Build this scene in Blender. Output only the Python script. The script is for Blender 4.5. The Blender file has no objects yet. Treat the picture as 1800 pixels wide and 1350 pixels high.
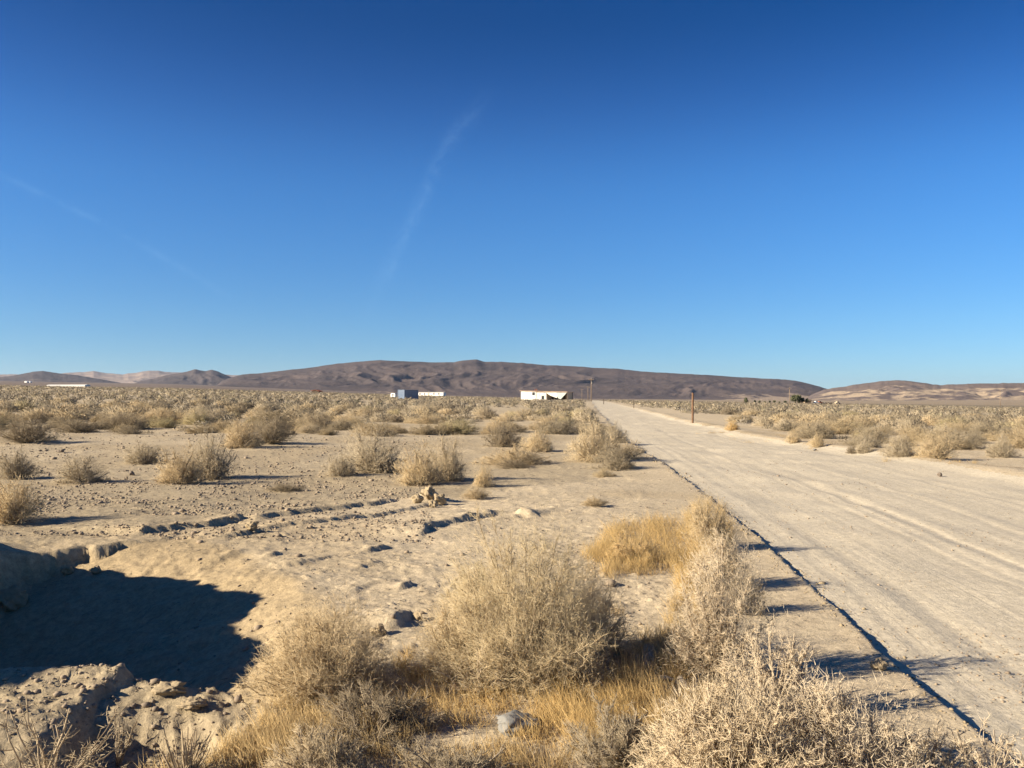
import bpy, math, random
import numpy as np
from mathutils import Vector, Matrix

rng = np.random.default_rng(7)
random.seed(7)
sc = bpy.context.scene
col = sc.collection

# ------------------------------------------------------------------ camera, sky, sun, exposure
F_PX, CX, CY, HOR = 1450.0, 900.0, 675.0, 703.0      # focal length and horizon row, in photo pixels
EYE = 1.6
cam_d = bpy.data.cameras.new('camera')
cam_d.sensor_width = 36.0
cam_d.lens = 36.0 * F_PX / 1800.0
cam_d.clip_start = 0.05
cam_d.clip_end = 60000.0
cam = bpy.data.objects.new('camera', cam_d)
col.objects.link(cam)
cam.location = (0, 0, EYE)
PITCH = math.atan((HOR - CY) / F_PX)
cam.rotation_euler = (math.radians(90) + PITCH, 0, 0)
sc.camera = cam

SUN_EL, SUN_AZ = math.radians(24.5), math.radians(-108.0)   # azimuth clockwise from the view direction
world = bpy.data.worlds.new('World')
sc.world = world
world.use_nodes = True
wn, wl = world.node_tree.nodes, world.node_tree.links
wn.clear()
w_out = wn.new('ShaderNodeOutputWorld')
w_bg = wn.new('ShaderNodeBackground')
w_bg.inputs['Strength'].default_value = 0.067
w_sky = wn.new('ShaderNodeTexSky')
w_sky.sky_type = 'NISHITA'
w_sky.sun_disc = False
w_sky.sun_elevation = SUN_EL
w_sky.sun_rotation = SUN_AZ
w_sky.altitude = 800
w_sky.air_density = 1.0
w_sky.dust_density = 0.05
w_sky.ozone_density = 3.0
w_hs = wn.new('ShaderNodeHueSaturation')
w_hs.inputs['Saturation'].default_value = 1.18
w_hs.inputs['Hue'].default_value = 0.513
w_geo = wn.new('ShaderNodeTexCoord')
w_sep = wn.new('ShaderNodeSeparateXYZ')
wl.new(w_geo.outputs['Generated'], w_sep.inputs[0])
w_grad = wn.new('ShaderNodeValToRGB')            # clear desert air: deep blue aloft, paler towards the horizon
w_grad.color_ramp.interpolation = 'B_SPLINE'
el = w_grad.color_ramp.elements
el[0].position, el[0].color = 0.0, (0.46, 0.64, 0.86, 1)
el[1].position, el[1].color = 1.0, (0.24, 0.39, 0.51, 1)
for pos, c in ((0.09, (0.48, 0.66, 0.77)), (0.24, (0.66, 0.89, 0.98)), (0.33, (0.46, 0.61, 0.74)), (0.42, (0.27, 0.42, 0.53))):
    e = el.new(pos); e.color = c + (1,)
wl.new(w_sep.outputs['Z'], w_grad.inputs[0])
w_mul = wn.new('ShaderNodeMix'); w_mul.data_type = 'RGBA'; w_mul.blend_type = 'MULTIPLY'
w_mul.inputs['Factor'].default_value = 1.0
wl.new(w_sky.outputs[0], w_mul.inputs[6]); wl.new(w_grad.outputs[0], w_mul.inputs[7])
wl.new(w_mul.outputs[2], w_hs.inputs['Color'])

def pix_dir(px, py):
    v = Vector(((px - CX) / F_PX, 1.0, -(py - CY) / F_PX))
    v.rotate(Matrix.Rotation(PITCH, 3, 'X'))
    return v.normalized()

def wmath(op, a, b=None, clamp=False):
    n = wn.new('ShaderNodeMath'); n.operation = op; n.use_clamp = clamp
    for i, s in enumerate((a, b)):
        if s is None: continue
        if isinstance(s, (int, float)): n.inputs[i].default_value = s
        else: wl.new(s, n.inputs[i])
    return n.outputs[0]

def wdot(sock, v):
    n = wn.new('ShaderNodeVectorMath'); n.operation = 'DOT_PRODUCT'
    wl.new(sock, n.inputs[0]); n.inputs[1].default_value = v
    return n.outputs['Value']

w_tc = wn.new('ShaderNodeTexCoord')
w_dir = w_tc.outputs['Generated']
w_noise = wn.new('ShaderNodeTexNoise'); w_noise.inputs['Scale'].default_value = 9.0
w_noise.inputs['Detail'].default_value = 6.0; w_noise.inputs['Roughness'].default_value = 0.65
wl.new(w_dir, w_noise.inputs['Vector'])
w_wisp = wn.new('ShaderNodeTexNoise'); w_wisp.inputs['Scale'].default_value = 26.0
w_wisp.inputs['Detail'].default_value = 8.0; w_wisp.inputs['Roughness'].default_value = 0.7; w_wisp.inputs['Distortion'].default_value = 1.2
wl.new(w_dir, w_wisp.inputs['Vector'])
w_n0 = wmath('SUBTRACT', w_noise.outputs['Fac'], 0.5)

def contrail(p1, p2, width, amount, bow):
    """faint ice trail high in the sky, along the great circle through two directions"""
    d1, d2 = pix_dir(*p1), pix_dir(*p2)
    n = d1.cross(d2).normalized()
    t = (d2 - d1); L = t.length; t.normalize()
    mid = (d1 + d2) / 2
    across = wdot(w_dir, n)
    along = wmath('DIVIDE', wmath('SUBTRACT', wdot(w_dir, t), mid.dot(t)), L / 2)   # -1..1
    curve = wmath('MULTIPLY', wmath('SUBTRACT', wmath('MULTIPLY', along, along), 1.0), bow)
    off = wmath('ADD', wmath('ADD', across, curve), wmath('MULTIPLY', w_n0, width * 4.5))
    q = wmath('DIVIDE', off, width)
    g = wmath('POWER', 2.718, wmath('MULTIPLY', wmath('MULTIPLY', q, q), -1.0))
    a4 = wmath('MULTIPLY', wmath('MULTIPLY', along, along), wmath('MULTIPLY', along, along))
    ends = wmath('SUBTRACT', 1.0, a4, clamp=True)
    streak = wmath('MULTIPLY', wmath('SUBTRACT', w_wisp.outputs['Fac'], 0.38), 4.0, clamp=True)
    front = wmath('GREATER_THAN', wdot(w_dir, mid), 0.0)
    return wmath('MULTIPLY', wmath('MULTIPLY', wmath('MULTIPLY', g, ends), wmath('MULTIPLY', streak, front)), amount)

c_all = wmath('ADD', contrail((870, 150), (640, 560), 0.008, 0.075, 0.012),
              contrail((-60, 280), (420, 530), 0.0035, 0.055, -0.006))
w_mix = wn.new('ShaderNodeMix'); w_mix.data_type = 'RGBA'
wl.new(c_all, w_mix.inputs['Factor'])
wl.new(w_hs.outputs[0], w_mix.inputs['A'])
w_mix.inputs['B'].default_value = (3.6, 6.0, 8.5, 1)
wl.new(w_mix.outputs['Result'], w_bg.inputs['Color'])
wl.new(w_bg.outputs[0], w_out.inputs['Surface'])

sun_d = bpy.data.lights.new('sun', 'SUN')
sun_d.energy = 5.0
sun_d.angle = math.radians(0.5)
sun_d.color = (1.0, 0.87, 0.68)
sun = bpy.data.objects.new('sun', sun_d)
col.objects.link(sun)
sun_from = Vector((math.sin(SUN_AZ) * math.cos(SUN_EL), math.cos(SUN_AZ) * math.cos(SUN_EL), math.sin(SUN_EL)))
sun.rotation_euler = (-sun_from).to_track_quat('-Z', 'Y').to_euler()
sun.location = sun_from * 50

sc.view_settings.view_transform = 'Standard'
sc.view_settings.look = 'None'
sc.view_settings.gamma = 1.0
sc.view_settings.use_curve_mapping = False
sc.view_settings.exposure = 1.25

# ------------------------------------------------------------------ noise and small numeric helpers
def _hash(ix, iy, seed):
    h = (ix.astype(np.int64) * 374761393 + iy.astype(np.int64) * 668265263 + seed * 1442695041) & 0xFFFFFFFF
    h = ((h ^ (h >> 13)) * 1274126177) & 0xFFFFFFFF
    h = h ^ (h >> 16)
    return (h & 0xFFFFFF).astype(np.float64) / 0xFFFFFF

def vnoise(x, y, seed=0):
    x = np.asarray(x, float); y = np.asarray(y, float)
    ix, iy = np.floor(x), np.floor(y)
    fx, fy = x - ix, y - iy
    ux, uy = fx * fx * fx * (fx * (fx * 6 - 15) + 10), fy * fy * fy * (fy * (fy * 6 - 15) + 10)
    a = _hash(ix, iy, seed); b = _hash(ix + 1, iy, seed); c = _hash(ix, iy + 1, seed); d = _hash(ix + 1, iy + 1, seed)
    return (a + (b - a) * ux) * (1 - uy) + (c + (d - c) * ux) * uy     # 0..1

def fbm(x, y, octv=4, seed=0, gain=0.5):
    s, a, t = 0.0, 1.0, 0.0
    for k in range(octv):
        s = s + a * (vnoise(x, y, seed + k * 17) - 0.5) * 2; t += a
        x = np.asarray(x) * 2.03 + 5.1; y = np.asarray(y) * 2.03 + 3.7; a *= gain
    return s / t                                                       # about -1..1

def ridged(x, y, octv=4, seed=0):
    s, a, t = 0.0, 1.0, 0.0
    for k in range(octv):
        s = s + a * (1 - np.abs(vnoise(x, y, seed + k * 31) * 2 - 1)); t += a
        x = np.asarray(x) * 2.07 + 1.3; y = np.asarray(y) * 2.07 + 8.1; a *= 0.5
    return s / t

def sstep(a, b, x):
    t = np.clip((np.asarray(x, float) - a) / (b - a), 0, 1)
    return t * t * (3 - 2 * t)

def flat_xy(px, py):
    """point of the level plane z=0 seen at a photo pixel"""
    d = EYE * F_PX / (py - HOR)
    return ((px - CX) * d / F_PX, d)

# ------------------------------------------------------------------ the shape of the ground
EL_Y = [2, 4.05, 5.2, 7.4, 10.9, 14.2, 18.1, 31.8, 70, 129, 250, 400, 700]
EL_X = [2.12, 2.27, 2.36, 2.66, 3.0, 3.36, 3.62, 4.5, 7.9, 13.2, 24.5, 38.5, 67]
ER_Y = [2, 17, 25, 31, 39, 56, 70, 129, 250, 400, 700]
ER_X = [10.2, 10.6, 11.1, 10.6, 10.9, 12.2, 13.4, 19.6, 31.0, 45.0, 73]

def road_left(Y): return np.interp(Y, EL_Y, EL_X)
def road_right(Y): return np.interp(Y, ER_Y, ER_X)

SCARPS = [  # pixel polyline seen on the level plane, height (m), how far the high side reaches back (m)
    ([(235, 960), (310, 945), (370, 940), (440, 926)], 0.10, 1.1),
    ([(440, 928), (520, 912), (600, 903), (705, 885)], 0.075, 0.9),
    ([(330, 965), (430, 952), (520, 935), (650, 915), (740, 898), (800, 886)], 0.06, 0.35),
    ([(735, 950), (770, 931), (830, 915), (890, 903)], 0.11, 0.7),
    ([(373, 996), (438, 977)], 0.045, 0.4), ([(452, 992), (505, 980)], 0.06, 0.3),
    ([(467, 1013), (543, 1000), (590, 983)], 0.05, 0.5), ([(628, 981), (690, 964)], 0.075, 0.4),
    ([(610, 1007), (680, 993)], 0.04, 0.3), ([(600, 1046), (658, 1027), (705, 1017)], 0.06, 0.45),
    ([(703, 1039), (740, 1024)], 0.055, 0.3), ([(660, 1112), (690, 1095), (742, 1075)], 0.13, 0.4),
    ([(895, 908), (945, 912)], 0.12, 0.5), ([(200, 905), (330, 893), (420, 885)], 0.03, 0.6),
    ([(1020, 893), (1080, 888)], 0.03, 0.3),
]
SCARPS = [([flat_xy(*p) for p in pts], h, w) for pts, h, w in SCARPS]

def scarp_field(X, Y):
    z = np.zeros_like(X)
    nz = fbm(X * 2.6, Y * 2.6, 3, 91) * 0.13 + fbm(X * 9, Y * 9, 3, 92) * 0.03
    for k, (pts, h, back) in enumerate(SCARPS):
        P = np.array(pts)
        lo, hi = P.min(0) - 2.0, P.max(0) + 2.0
        m = (X > lo[0]) & (X < hi[0]) & (Y > lo[1]) & (Y < hi[1])
        if not m.any(): continue
        x, y, n = X[m], Y[m], nz[m]
        best = np.full(x.shape, 1e9); sgn = np.zeros_like(best); tt = np.zeros_like(best)
        seg = np.hypot(*(P[1:] - P[:-1]).T); cum = np.concatenate([[0], np.cumsum(seg)]); L = cum[-1]
        for i in range(len(P) - 1):
            a, b = P[i], P[i + 1]; d = (b - a) / seg[i]
            s = (x - a[0]) * d[0] + (y - a[1]) * d[1]
            sc_ = np.clip(s, 0, seg[i])
            dx, dy = x - a[0] - d[0] * sc_, y - a[1] - d[1] * sc_
            dd = np.hypot(dx, dy); side = d[0] * (y - a[1]) - d[1] * (x - a[0])
            u = dd < best
            best = np.where(u, dd, best); sgn = np.where(u, np.sign(side), sgn); tt = np.where(u, (cum[i] + s) / L, tt)
        s = best * sgn + n                                   # >0 on the high (far, left) side
        endf = sstep(-0.02, 0.12, tt) * sstep(1.02, 0.88, tt) if k < 4 else 0.75 * sstep(-0.05, 0.4, tt) * sstep(1.05, 0.6, tt)
        hh = h * (0.8 if k < 4 else 0.9) * endf * ((0.85 if k < 3 else 0.45 if k < 4 else 0.15) + (0.55 if k < 4 else 1.3) * vnoise(x * 2.3, y * 2.3, 50 + k))
        z[m] += hh * sstep(-0.03, 0.04, s) * np.exp(-np.maximum(s, 0) / back)
    return z

def seg_in(a, b, X, Y):
    """distance to the left of the directed line a>b"""
    d = np.array(b, float) - np.array(a, float); d /= np.hypot(*d)
    return d[0] * (Y - a[1]) - d[1] * (X - a[0])

def pit_field(X, Y):
    """the washed-out hollow at the lower left: (height, share of fresh yellow sand)"""
    n = fbm(X * 0.9, Y * 0.9, 4, 11) * 0.22 + fbm(X * 4.5, Y * 4.5, 4, 12) * 0.07
    far = seg_in((-3.6, 9.2), (-5.4, 7.85), X, Y) + n * 0.45 + fbm(X * 2.2, Y * 2.2, 3, 17) * 0.08
    near = seg_in((-2.9, 4.60), (-1.2, 4.34), X, Y) + n * 0.7
    left = (X + 5.1) + n
    r1 = seg_in((-1.25, 6.7), (-3.6, 9.25), X, Y) + n
    r2 = seg_in((-0.80, 4.4), (-1.25, 6.7), X, Y) + n
    right = np.minimum(r1, r2) - 0.25 * np.exp(-((r1 - r2) / 0.5) ** 2)
    k = np.minimum(np.minimum(sstep(0, 0.13, far + fbm(X * 7, Y * 7, 3, 16) * 0.06), sstep(0, 0.35, near)), sstep(0, 0.4, left))
    slope = np.clip(right / 2.0, 0, 1)
    slope = 0.55 * slope + 0.45 * sstep(0, 1, slope)
    k2 = np.minimum(k, slope)
    depth = np.interp(Y, [4.4, 5.4, 7.0, 9.0], [0.74, 0.74, 0.58, 0.22])
    rill = (ridged(X * 1.7 + Y * 1.2, (Y * 1.7 - X * 1.2) * 0.4, 3, 14) - 0.5) * 0.035 + fbm(X * 9, Y * 9, 4, 15) * 0.012
    z = -depth * k2 + rill * sstep(0.02, 0.25, k2)
    prof = np.interp(Y, [2.6, 3.4, 5.9, 7.9, 8.6], [0.0, 1.52, 1.50, 0.42, 0.0])  # unseen ridge left of view, its heights shaped to shadow the hollow
    shade_bank = np.exp(-((X + 5.6) / 0.42) ** 2) * prof
    z = z + shade_bank * (1.0 + 0.15 * fbm(X * 0 + 3.3, Y * 1.9, 5, 13, 0.6))
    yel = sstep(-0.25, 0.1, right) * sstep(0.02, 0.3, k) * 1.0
    return z, yel

def near_field(X, Y):
    """mound, ledge and small trench in front of the hollow"""
    n = fbm(X * 3.0, Y * 3.0, 5, 21) * 0.12 + fbm(X * 11, Y * 11, 3, 22) * 0.045
    mound = sstep(-2.02, -2.14, X + n) * sstep(3.5, 3.75, Y + n) * sstep(4.85, 4.55, Y + n)
    z = 0.07 * mound
    tr = sstep(-2.1, -1.98, X + n * 0.5) * sstep(-1.22, -1.42, X + n) * sstep(3.55, 3.8, Y + n) * sstep(4.17, 4.02, Y + n * 0.6)
    z = z - 0.12 * tr
    lip = np.exp(-((Y - 4.48 + n) / 0.14) ** 2) * sstep(-3.2, -2.0, X) * sstep(-1.1, -1.4, X)
    z = z + 0.05 * lip
    rough = sstep(-0.4, -1.2, X) * sstep(5.0, 4.7, Y)
    z = z + rough * (fbm(X * 9, Y * 9, 4, 23) * 0.012 + np.maximum(fbm(X * 24, Y * 24, 2, 24) - 0.15, 0) * 0.022)
    for (px, py), a, s in (((757, 884), 0.17, 0.26), ((443, 927), 0.10, 0.16), ((905, 912), 0.07, 0.2)):
        cx, cy = flat_xy(px, py)
        q = ((X - cx) ** 2 + (Y - cy) ** 2) / s ** 2
        z = z + a * np.exp(-q) * (0.75 + 1.1 * n / 0.13)
    return z

PXS = [-400, 0, 300, 600, 750, 950, 1050, 1400, 1800, 2200]
Z300 = [6.0, 4.9, 4.4, 3.1, 2.2, 1.4, 0.8, -0.3, -1.5, -2.4]
E_FAR = [0.0205, 0.0195, 0.018, 0.011, 0.0065, 0.0025, 0.0015, -0.0005, 0.0012, 0.002]

def H(X, Y, full=False):
    X = np.atleast_1d(np.asarray(X, float)); Y = np.atleast_1d(np.asarray(Y, float))
    r = np.hypot(X, Y) + 1e-6
    px = CX + F_PX * np.tan(np.clip(np.arctan2(X, np.abs(Y) + 1e-6), -1.2, 1.2))
    z300 = np.interp(px, PXS, Z300)
    front = sstep(-0.2, 0.5, Y / r)
    z300 = z300 * front
    ra = np.minimum(r, 400)
    z = z300 * (ra / 300.0) ** 1.25
    e1 = (z300 * (400 / 300.0) ** 1.25 - EYE) / 400
    e2 = np.interp(px, PXS, E_FAR) * front
    t = np.clip(np.log(np.maximum(r, 400) / 400) / np.log(4500 / 400), 0, 1)
    zfar = EYE + r * (e1 + (e2 - e1) * t)
    z = np.where(r > 400, zfar, z)
    # general unevenness
    soft = sstep(3, 10, r)
    z = z + fbm(X / 9.0, Y / 9.0, 3, 1) * 0.10 * soft * sstep(800, 100, r)
    eL, eR = road_left(Y), road_right(Y)
    u = X - eL; w = X - eR
    onroad = sstep(-0.02, 0.1, u) * sstep(0.3, -0.3, w)
    off = 1 - sstep(-1.6, -0.2, u) * sstep(1.0, 0.0, w)
    near = r < 70
    det = np.zeros_like(z)
    x, y = X[near], Y[near]
    if x.size:
        rn = r[near]; on, of = onroad[near], off[near]
        d = of * (fbm(x * 1.1, y * 1.1, 4, 2) * 0.04 + fbm(x * 5, y * 5, 3, 3) * 0.008) + (0.3 + 0.7 * of) * fbm(x * 15, y * 15, 3, 4) * 0.005 * sstep(30, 8, rn)
        d = d + of * np.maximum(fbm(x * 17, y * 17, 2, 5) - 0.25, 0) * 0.03
        uu = u[near]
        # wheel tracks pressed along the road
        trk = fbm(uu * 2.2, y * 0.03, 3, 6) * 0.012 + fbm(uu * 9, y * 0.05, 2, 7) * 0.006 + fbm(uu * 4.5, y * 4.0, 3, 8) * 0.0025 + np.maximum(fbm(uu * 14, y * 11, 3, 18) - 0.25, 0) * 0.010
        for u0, dep in ((0.75, 0.009), (2.35, 0.010), (3.5, 0.006), (5.1, 0.007), (6.6, 0.007)):
            q = (uu - u0 - 0.10 * np.sin(y * 0.16 + u0 * 3)) / 0.10
            trk = trk - dep * np.exp(-q * q) * (0.6 + 0.8 * vnoise(uu * 0 + u0, y * 0.8, 44)) + dep * 0.35 * np.exp(-(np.abs(q) - 1.7) ** 2 * 2.2)
        d = d + on * trk
        d = d + scarp_field(x, y) + near_field(x, y)
        pz, _ = pit_field(x, y)
        d = d + pz
        det[near] = d
    z = z + det
    # step down to the graded road, with a small ragged lip; windrow on the far side
    rag = fbm(X * 2.2, Y * 2.2, 3, 9) * 0.05 + fbm(X * 0.4, Y * 0.4, 2, 10) * 0.07 + fbm(X * 9, Y * 9, 4, 19) * 0.022
    lipw = 0.022 + 0.00045 * r
    us = u + rag * np.clip(r / 12, 0.45, 2)
    hstep = (0.040 + 0.0010 * np.minimum(r, 60)) * (0.45 + 1.0 * vnoise(X * 1.1, Y * 1.1, 35))
    z = z - hstep * sstep(-lipw, lipw, us) * sstep(0.4, -0.4, w)
    z = z + 0.02 * np.exp(-((us + 0.05) / 0.07) ** 2) * sstep(60, 20, r) * (vnoise(X * 5, Y * 5, 34) - 0.35)
    nb = 0.55 + 0.9 * vnoise(X * 0.5, Y * 0.5, 33)
    z = z + 0.09 * np.exp(-((w - 0.3) / 0.85) ** 2) * nb * sstep(300, 60, r) * sstep(9, 14, Y)
    if full:
        return z, u, w, px, r
    return z

def h1(x, y): return float(H(x, y)[0])

def at(px, py, rmax=900.0):
    """ground point seen at a photo pixel"""
    d = pix_dir(px, py)
    ts = np.geomspace(2.0, rmax, 3000)
    X, Y, Z = d.x * ts, d.y * ts, EYE + d.z * ts
    below = np.nonzero(Z < H(X, Y))[0]
    i = below[0] if len(below) else len(ts) - 1
    return Vector((X[i], Y[i], h1(X[i], Y[i])))

def at_y(px, Y):
    X = (px - CX) / F_PX * Y
    return Vector((X, Y, h1(X, Y)))

# ------------------------------------------------------------------ mesh and object helpers
def mesh_np(name, V, tris=None, quads=None, smooth=False):
    me = bpy.data.meshes.new(name)
    V = np.asarray(V, np.float32)
    loops, starts = [], []
    n = 0
    for arr, k in ((tris, 3), (quads, 4)):
        if arr is None or len(arr) == 0: continue
        arr = np.asarray(arr, np.int32)
        loops.append(arr.ravel()); starts.append(n + np.arange(len(arr)) * k); n += arr.size
    loops = np.concatenate(loops); starts = np.concatenate(starts)
    me.vertices.add(len(V)); me.vertices.foreach_set('co', V.ravel())
    me.loops.add(len(loops)); me.loops.foreach_set('vertex_index', loops.astype(np.int32))
    me.polygons.add(len(starts)); me.polygons.foreach_set('loop_start', starts.astype(np.int32))
    me.update(calc_edges=True)
    if smooth:
        me.polygons.foreach_set('use_smooth', np.ones(len(starts), bool))
    return me

def fattr(me, name, vals):
    a = me.attributes.new(name, 'FLOAT', 'POINT')
    a.data.foreach_set('value', np.asarray(vals, np.float32))

def link(name, me, material=None, parent=None, loc=None, rz=0.0):
    o = bpy.data.objects.new(name, me)
    col.objects.link(o)
    if material is not None and me is not None: me.materials.append(material)
    if parent is not None: o.parent = parent
    if loc is not None: o.location = loc
    if rz: o.rotation_euler = (0, 0, rz)
    return o

def tag(o, label=None, cat=None, group=None, kind=None):
    if label: o['label'] = label
    if cat: o['category'] = cat
    if group: o['group'] = group
    if kind: o['kind'] = kind
    return o

def empty(name, loc, rz=0.0):
    o = bpy.data.objects.new(name, None)
    col.objects.link(o); o.location = loc; o.rotation_euler = (0, 0, rz)
    o.empty_display_size = 0.3
    return o

class MB:
    """collects simple solids for one mesh"""
    def __init__(s): s.v, s.f = [], []
    def box(s, x0, x1, y0, y1, z0, z1):
        b = len(s.v)
        s.v += [(x, y, z) for z in (z0, z1) for x, y in ((x0, y0), (x1, y0), (x1, y1), (x0, y1))]
        s.f += [tuple(b + i for i in q) for q in ((0, 3, 2, 1), (4, 5, 6, 7), (0, 1, 5, 4), (1, 2, 6, 5), (2, 3, 7, 6), (3, 0, 4, 7))]
        return s
    def prism(s, pts, y0, y1):
        """outline in x,z pushed from y0 to y1"""
        b, n = len(s.v), len(pts)
        s.v += [(x, y0, z) for x, z in pts] + [(x, y1, z) for x, z in pts]
        s.f += [tuple(b + i for i in range(n)), tuple(b + n + i for i in reversed(range(n)))]
        s.f += [(b + (i + 1) % n, b + i, b + n + i, b + n + (i + 1) % n) for i in range(n)]
        return s
    def tube(s, p0, p1, r0, r1, n=8, rough=0.0):
        p0, p1 = Vector(p0), Vector(p1)
        d = (p1 - p0).normalized(); a = d.orthogonal().normalized(); c = d.cross(a)
        b = len(s.v)
        for p, r in ((p0, r0), (p1, r1)):
            for i in range(n):
                t = 2 * math.pi * i / n; k = r * (1 + random.uniform(-rough, rough))
                s.v.append(tuple(p + a * math.cos(t) * k + c * math.sin(t) * k))
        s.f += [(b + i, b + (i + 1) % n, b + n + (i + 1) % n, b + n + i) for i in range(n)]
        s.f += [tuple(b + i for i in reversed(range(n))), tuple(b + n + i for i in range(n))]
        return s
    def build(s, name, material, parent=None, smooth=False):
        me = bpy.data.meshes.new(name)
        me.from_pydata(s.v, [], s.f); me.update()
        if smooth: me.polygons.foreach_set('use_smooth', [True] * len(me.polygons))
        return link(name, me, material, parent)

# ------------------------------------------------------------------ materials
def new_mat(name):
    m = bpy.data.materials.new(name); m.use_nodes = True
    nt = m.node_tree
    b = nt.nodes['Principled BSDF']
    b.inputs['Roughness'].default_value = 0.95
    b.inputs['Specular IOR Level'].default_value = 0.15
    return m, nt, b

class N:
    """terse node building"""
    def __init__(s, nt): s.nt = nt
    def n(s, t, **kw):
        x = s.nt.nodes.new(t)
        for k, v in kw.items(): setattr(x, k, v)
        return x
    def l(s, a, b): s.nt.links.new(a, b)
    def noise(s, vec, scale, detail=4, rough=0.55):
        x = s.n('ShaderNodeTexNoise'); x.inputs['Scale'].default_value = scale
        x.inputs['Detail'].default_value = detail; x.inputs['Roughness'].default_value = rough
        if vec is not None: s.l(vec, x.inputs['Vector'])
        return x.outputs['Fac']
    def ramp(s, fac, a, b):
        x = s.n('ShaderNodeMapRange'); x.inputs[1].default_value = a; x.inputs[2].default_value = b
        s.l(fac, x.inputs[0]); return x.outputs[0]
    def mix(s, fac, A, B):
        x = s.n('ShaderNodeMix', data_type='RGBA')
        for k, v in (('Factor', fac), ('A', A), ('B', B)):
            i = x.inputs[k] if k == 'Factor' else [q for q in x.inputs if q.name == k and q.type == 'RGBA'][0]
            if k == 'Factor': i = x.inputs[0]
            if isinstance(v, (int, float)): i.default_value = v
            elif isinstance(v, tuple): i.default_value = v + (1,) if len(v) == 3 else v
            else: s.l(v, i)
        return [q for q in x.outputs if q.type == 'RGBA'][0]
    def math(s, op, a, b=0.0, clamp=False):
        x = s.n('ShaderNodeMath', operation=op, use_clamp=clamp)
        for i, v in enumerate((a, b)):
            if isinstance(v, (int, float)): x.inputs[i].default_value = v
            else: s.l(v, x.inputs[i])
        return x.outputs[0]
    def attr(s, name):
        x = s.n('ShaderNodeAttribute', attribute_name=name); return x.outputs['Fac']
    def mapping(s, vec, scale):
        x = s.n('ShaderNodeMapping'); x.inputs['Scale'].default_value = scale; s.l(vec, x.inputs[0]); return x.outputs[0]
    def bump(s, h, strength, dist, normal=None):
        x = s.n('ShaderNodeBump'); x.inputs['Strength'].default_value = strength; x.inputs['Distance'].default_value = dist
        s.l(h, x.inputs['Height'])
        if normal is not None: s.l(normal, x.inputs['Normal'])
        return x.outputs[0]

def simple_mat(name, c1, c2, scale=3.0, bump=0.0, rough=0.9, metallic=0.0, bscale=None):
    m, nt, b = new_mat(name); g = N(nt)
    tc = g.n('ShaderNodeTexCoord').outputs['Object']
    f = g.ramp(g.noise(tc, scale, 6, 0.6), 0.3, 0.7)
    g.l(g.mix(f, c1, c2), b.inputs['Base Color'])
    b.inputs['Roughness'].default_value = rough; b.inputs['Metallic'].default_value = metallic
    if bump: g.l(g.bump(g.noise(tc, bscale or scale * 6, 5), 0.6, bump), b.inputs['Normal'])
    return m

SAND, SAND2, YELLOW = (0.525, 0.43, 0.288), (0.45, 0.37, 0.248), (0.345, 0.262, 0.15)

def grit(g, tc, c, amt=1.0):
    """grains, crumbs and litter from centimetres down"""
    hv = g.n('ShaderNodeHueSaturation'); g.l(c, hv.inputs['Color'])
    f = g.ramp(g.noise(tc, 11.0, 12, 0.92), 0.42, 0.58)
    g.l(g.math('ADD', 1.0 - 0.30 * amt, g.math('MULTIPLY', f, 0.52 * amt)), hv.inputs['Value'])
    return hv.outputs[0]

def ground_mat():
    m, nt, b = new_mat('desert_sand'); g = N(nt)
    tc = g.n('ShaderNodeTexCoord').outputs['Object']
    c = g.mix(g.ramp(g.noise(tc, 0.35, 6, 0.6), 0.35, 0.65), SAND, SAND2)
    c = g.mix(g.math('MULTIPLY', g.ramp(g.noise(tc, 5.0, 5, 0.65), 0.45, 0.75), 0.45), c, (0.35, 0.275, 0.19))
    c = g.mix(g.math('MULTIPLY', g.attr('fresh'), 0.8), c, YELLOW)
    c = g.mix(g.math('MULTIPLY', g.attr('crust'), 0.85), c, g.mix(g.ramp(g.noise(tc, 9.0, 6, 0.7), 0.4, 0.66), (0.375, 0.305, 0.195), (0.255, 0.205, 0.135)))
    # small stones and crumbs of crust
    v = g.n('ShaderNodeTexVoronoi'); v.inputs['Scale'].default_value = 34.0; g.l(tc, v.inputs['Vector'])
    st = g.math('MULTIPLY', g.math('LESS_THAN', v.outputs['Distance'], 0.22), g.math('GREATER_THAN', g.noise(tc, 2.2, 4), 0.5))
    rgb = g.n('ShaderNodeSeparateColor'); g.l(v.outputs['Color'], rgb.inputs[0])
    c = g.mix(g.math('MULTIPLY', st, g.math('MULTIPLY', rgb.outputs[0], 0.7)), c, (0.24, 0.19, 0.145))
    # scrub cover too far off to tell single shrubs
    mot = g.mix(g.ramp(g.noise(tc, 0.12, 6, 0.7), 0.38, 0.62), (0.26, 0.205, 0.125), (0.13, 0.11, 0.075))
    mot_s = g.mix(g.ramp(g.noise(tc, 0.03, 6, 0.7), 0.35, 0.65), (0.34, 0.265, 0.175), (0.24, 0.19, 0.125))
    mot2 = g.mix(g.ramp(g.noise(tc, 0.006, 5, 0.6), 0.35, 0.7), (0.155, 0.122, 0.098), (0.215, 0.165, 0.12))
    mot2 = g.mix(g.attr('sandy'), mot2, mot_s)
    c = g.mix(g.attr('scrub'), c, mot)
    c = g.mix(g.attr('plain'), c, mot2)
    c = grit(g, tc, c)
    g.l(c, b.inputs['Base Color'])
    h = g.math('ADD', g.noise(tc, 26, 6, 0.7), g.math('MULTIPLY', st, 0.45))
    n1 = g.bump(h, 0.55, 0.022)
    n2 = g.bump(g.noise(tc, 140, 3, 0.6), 0.35, 0.004, n1)
    g.l(n2, b.inputs['Normal'])
    return m

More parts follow.
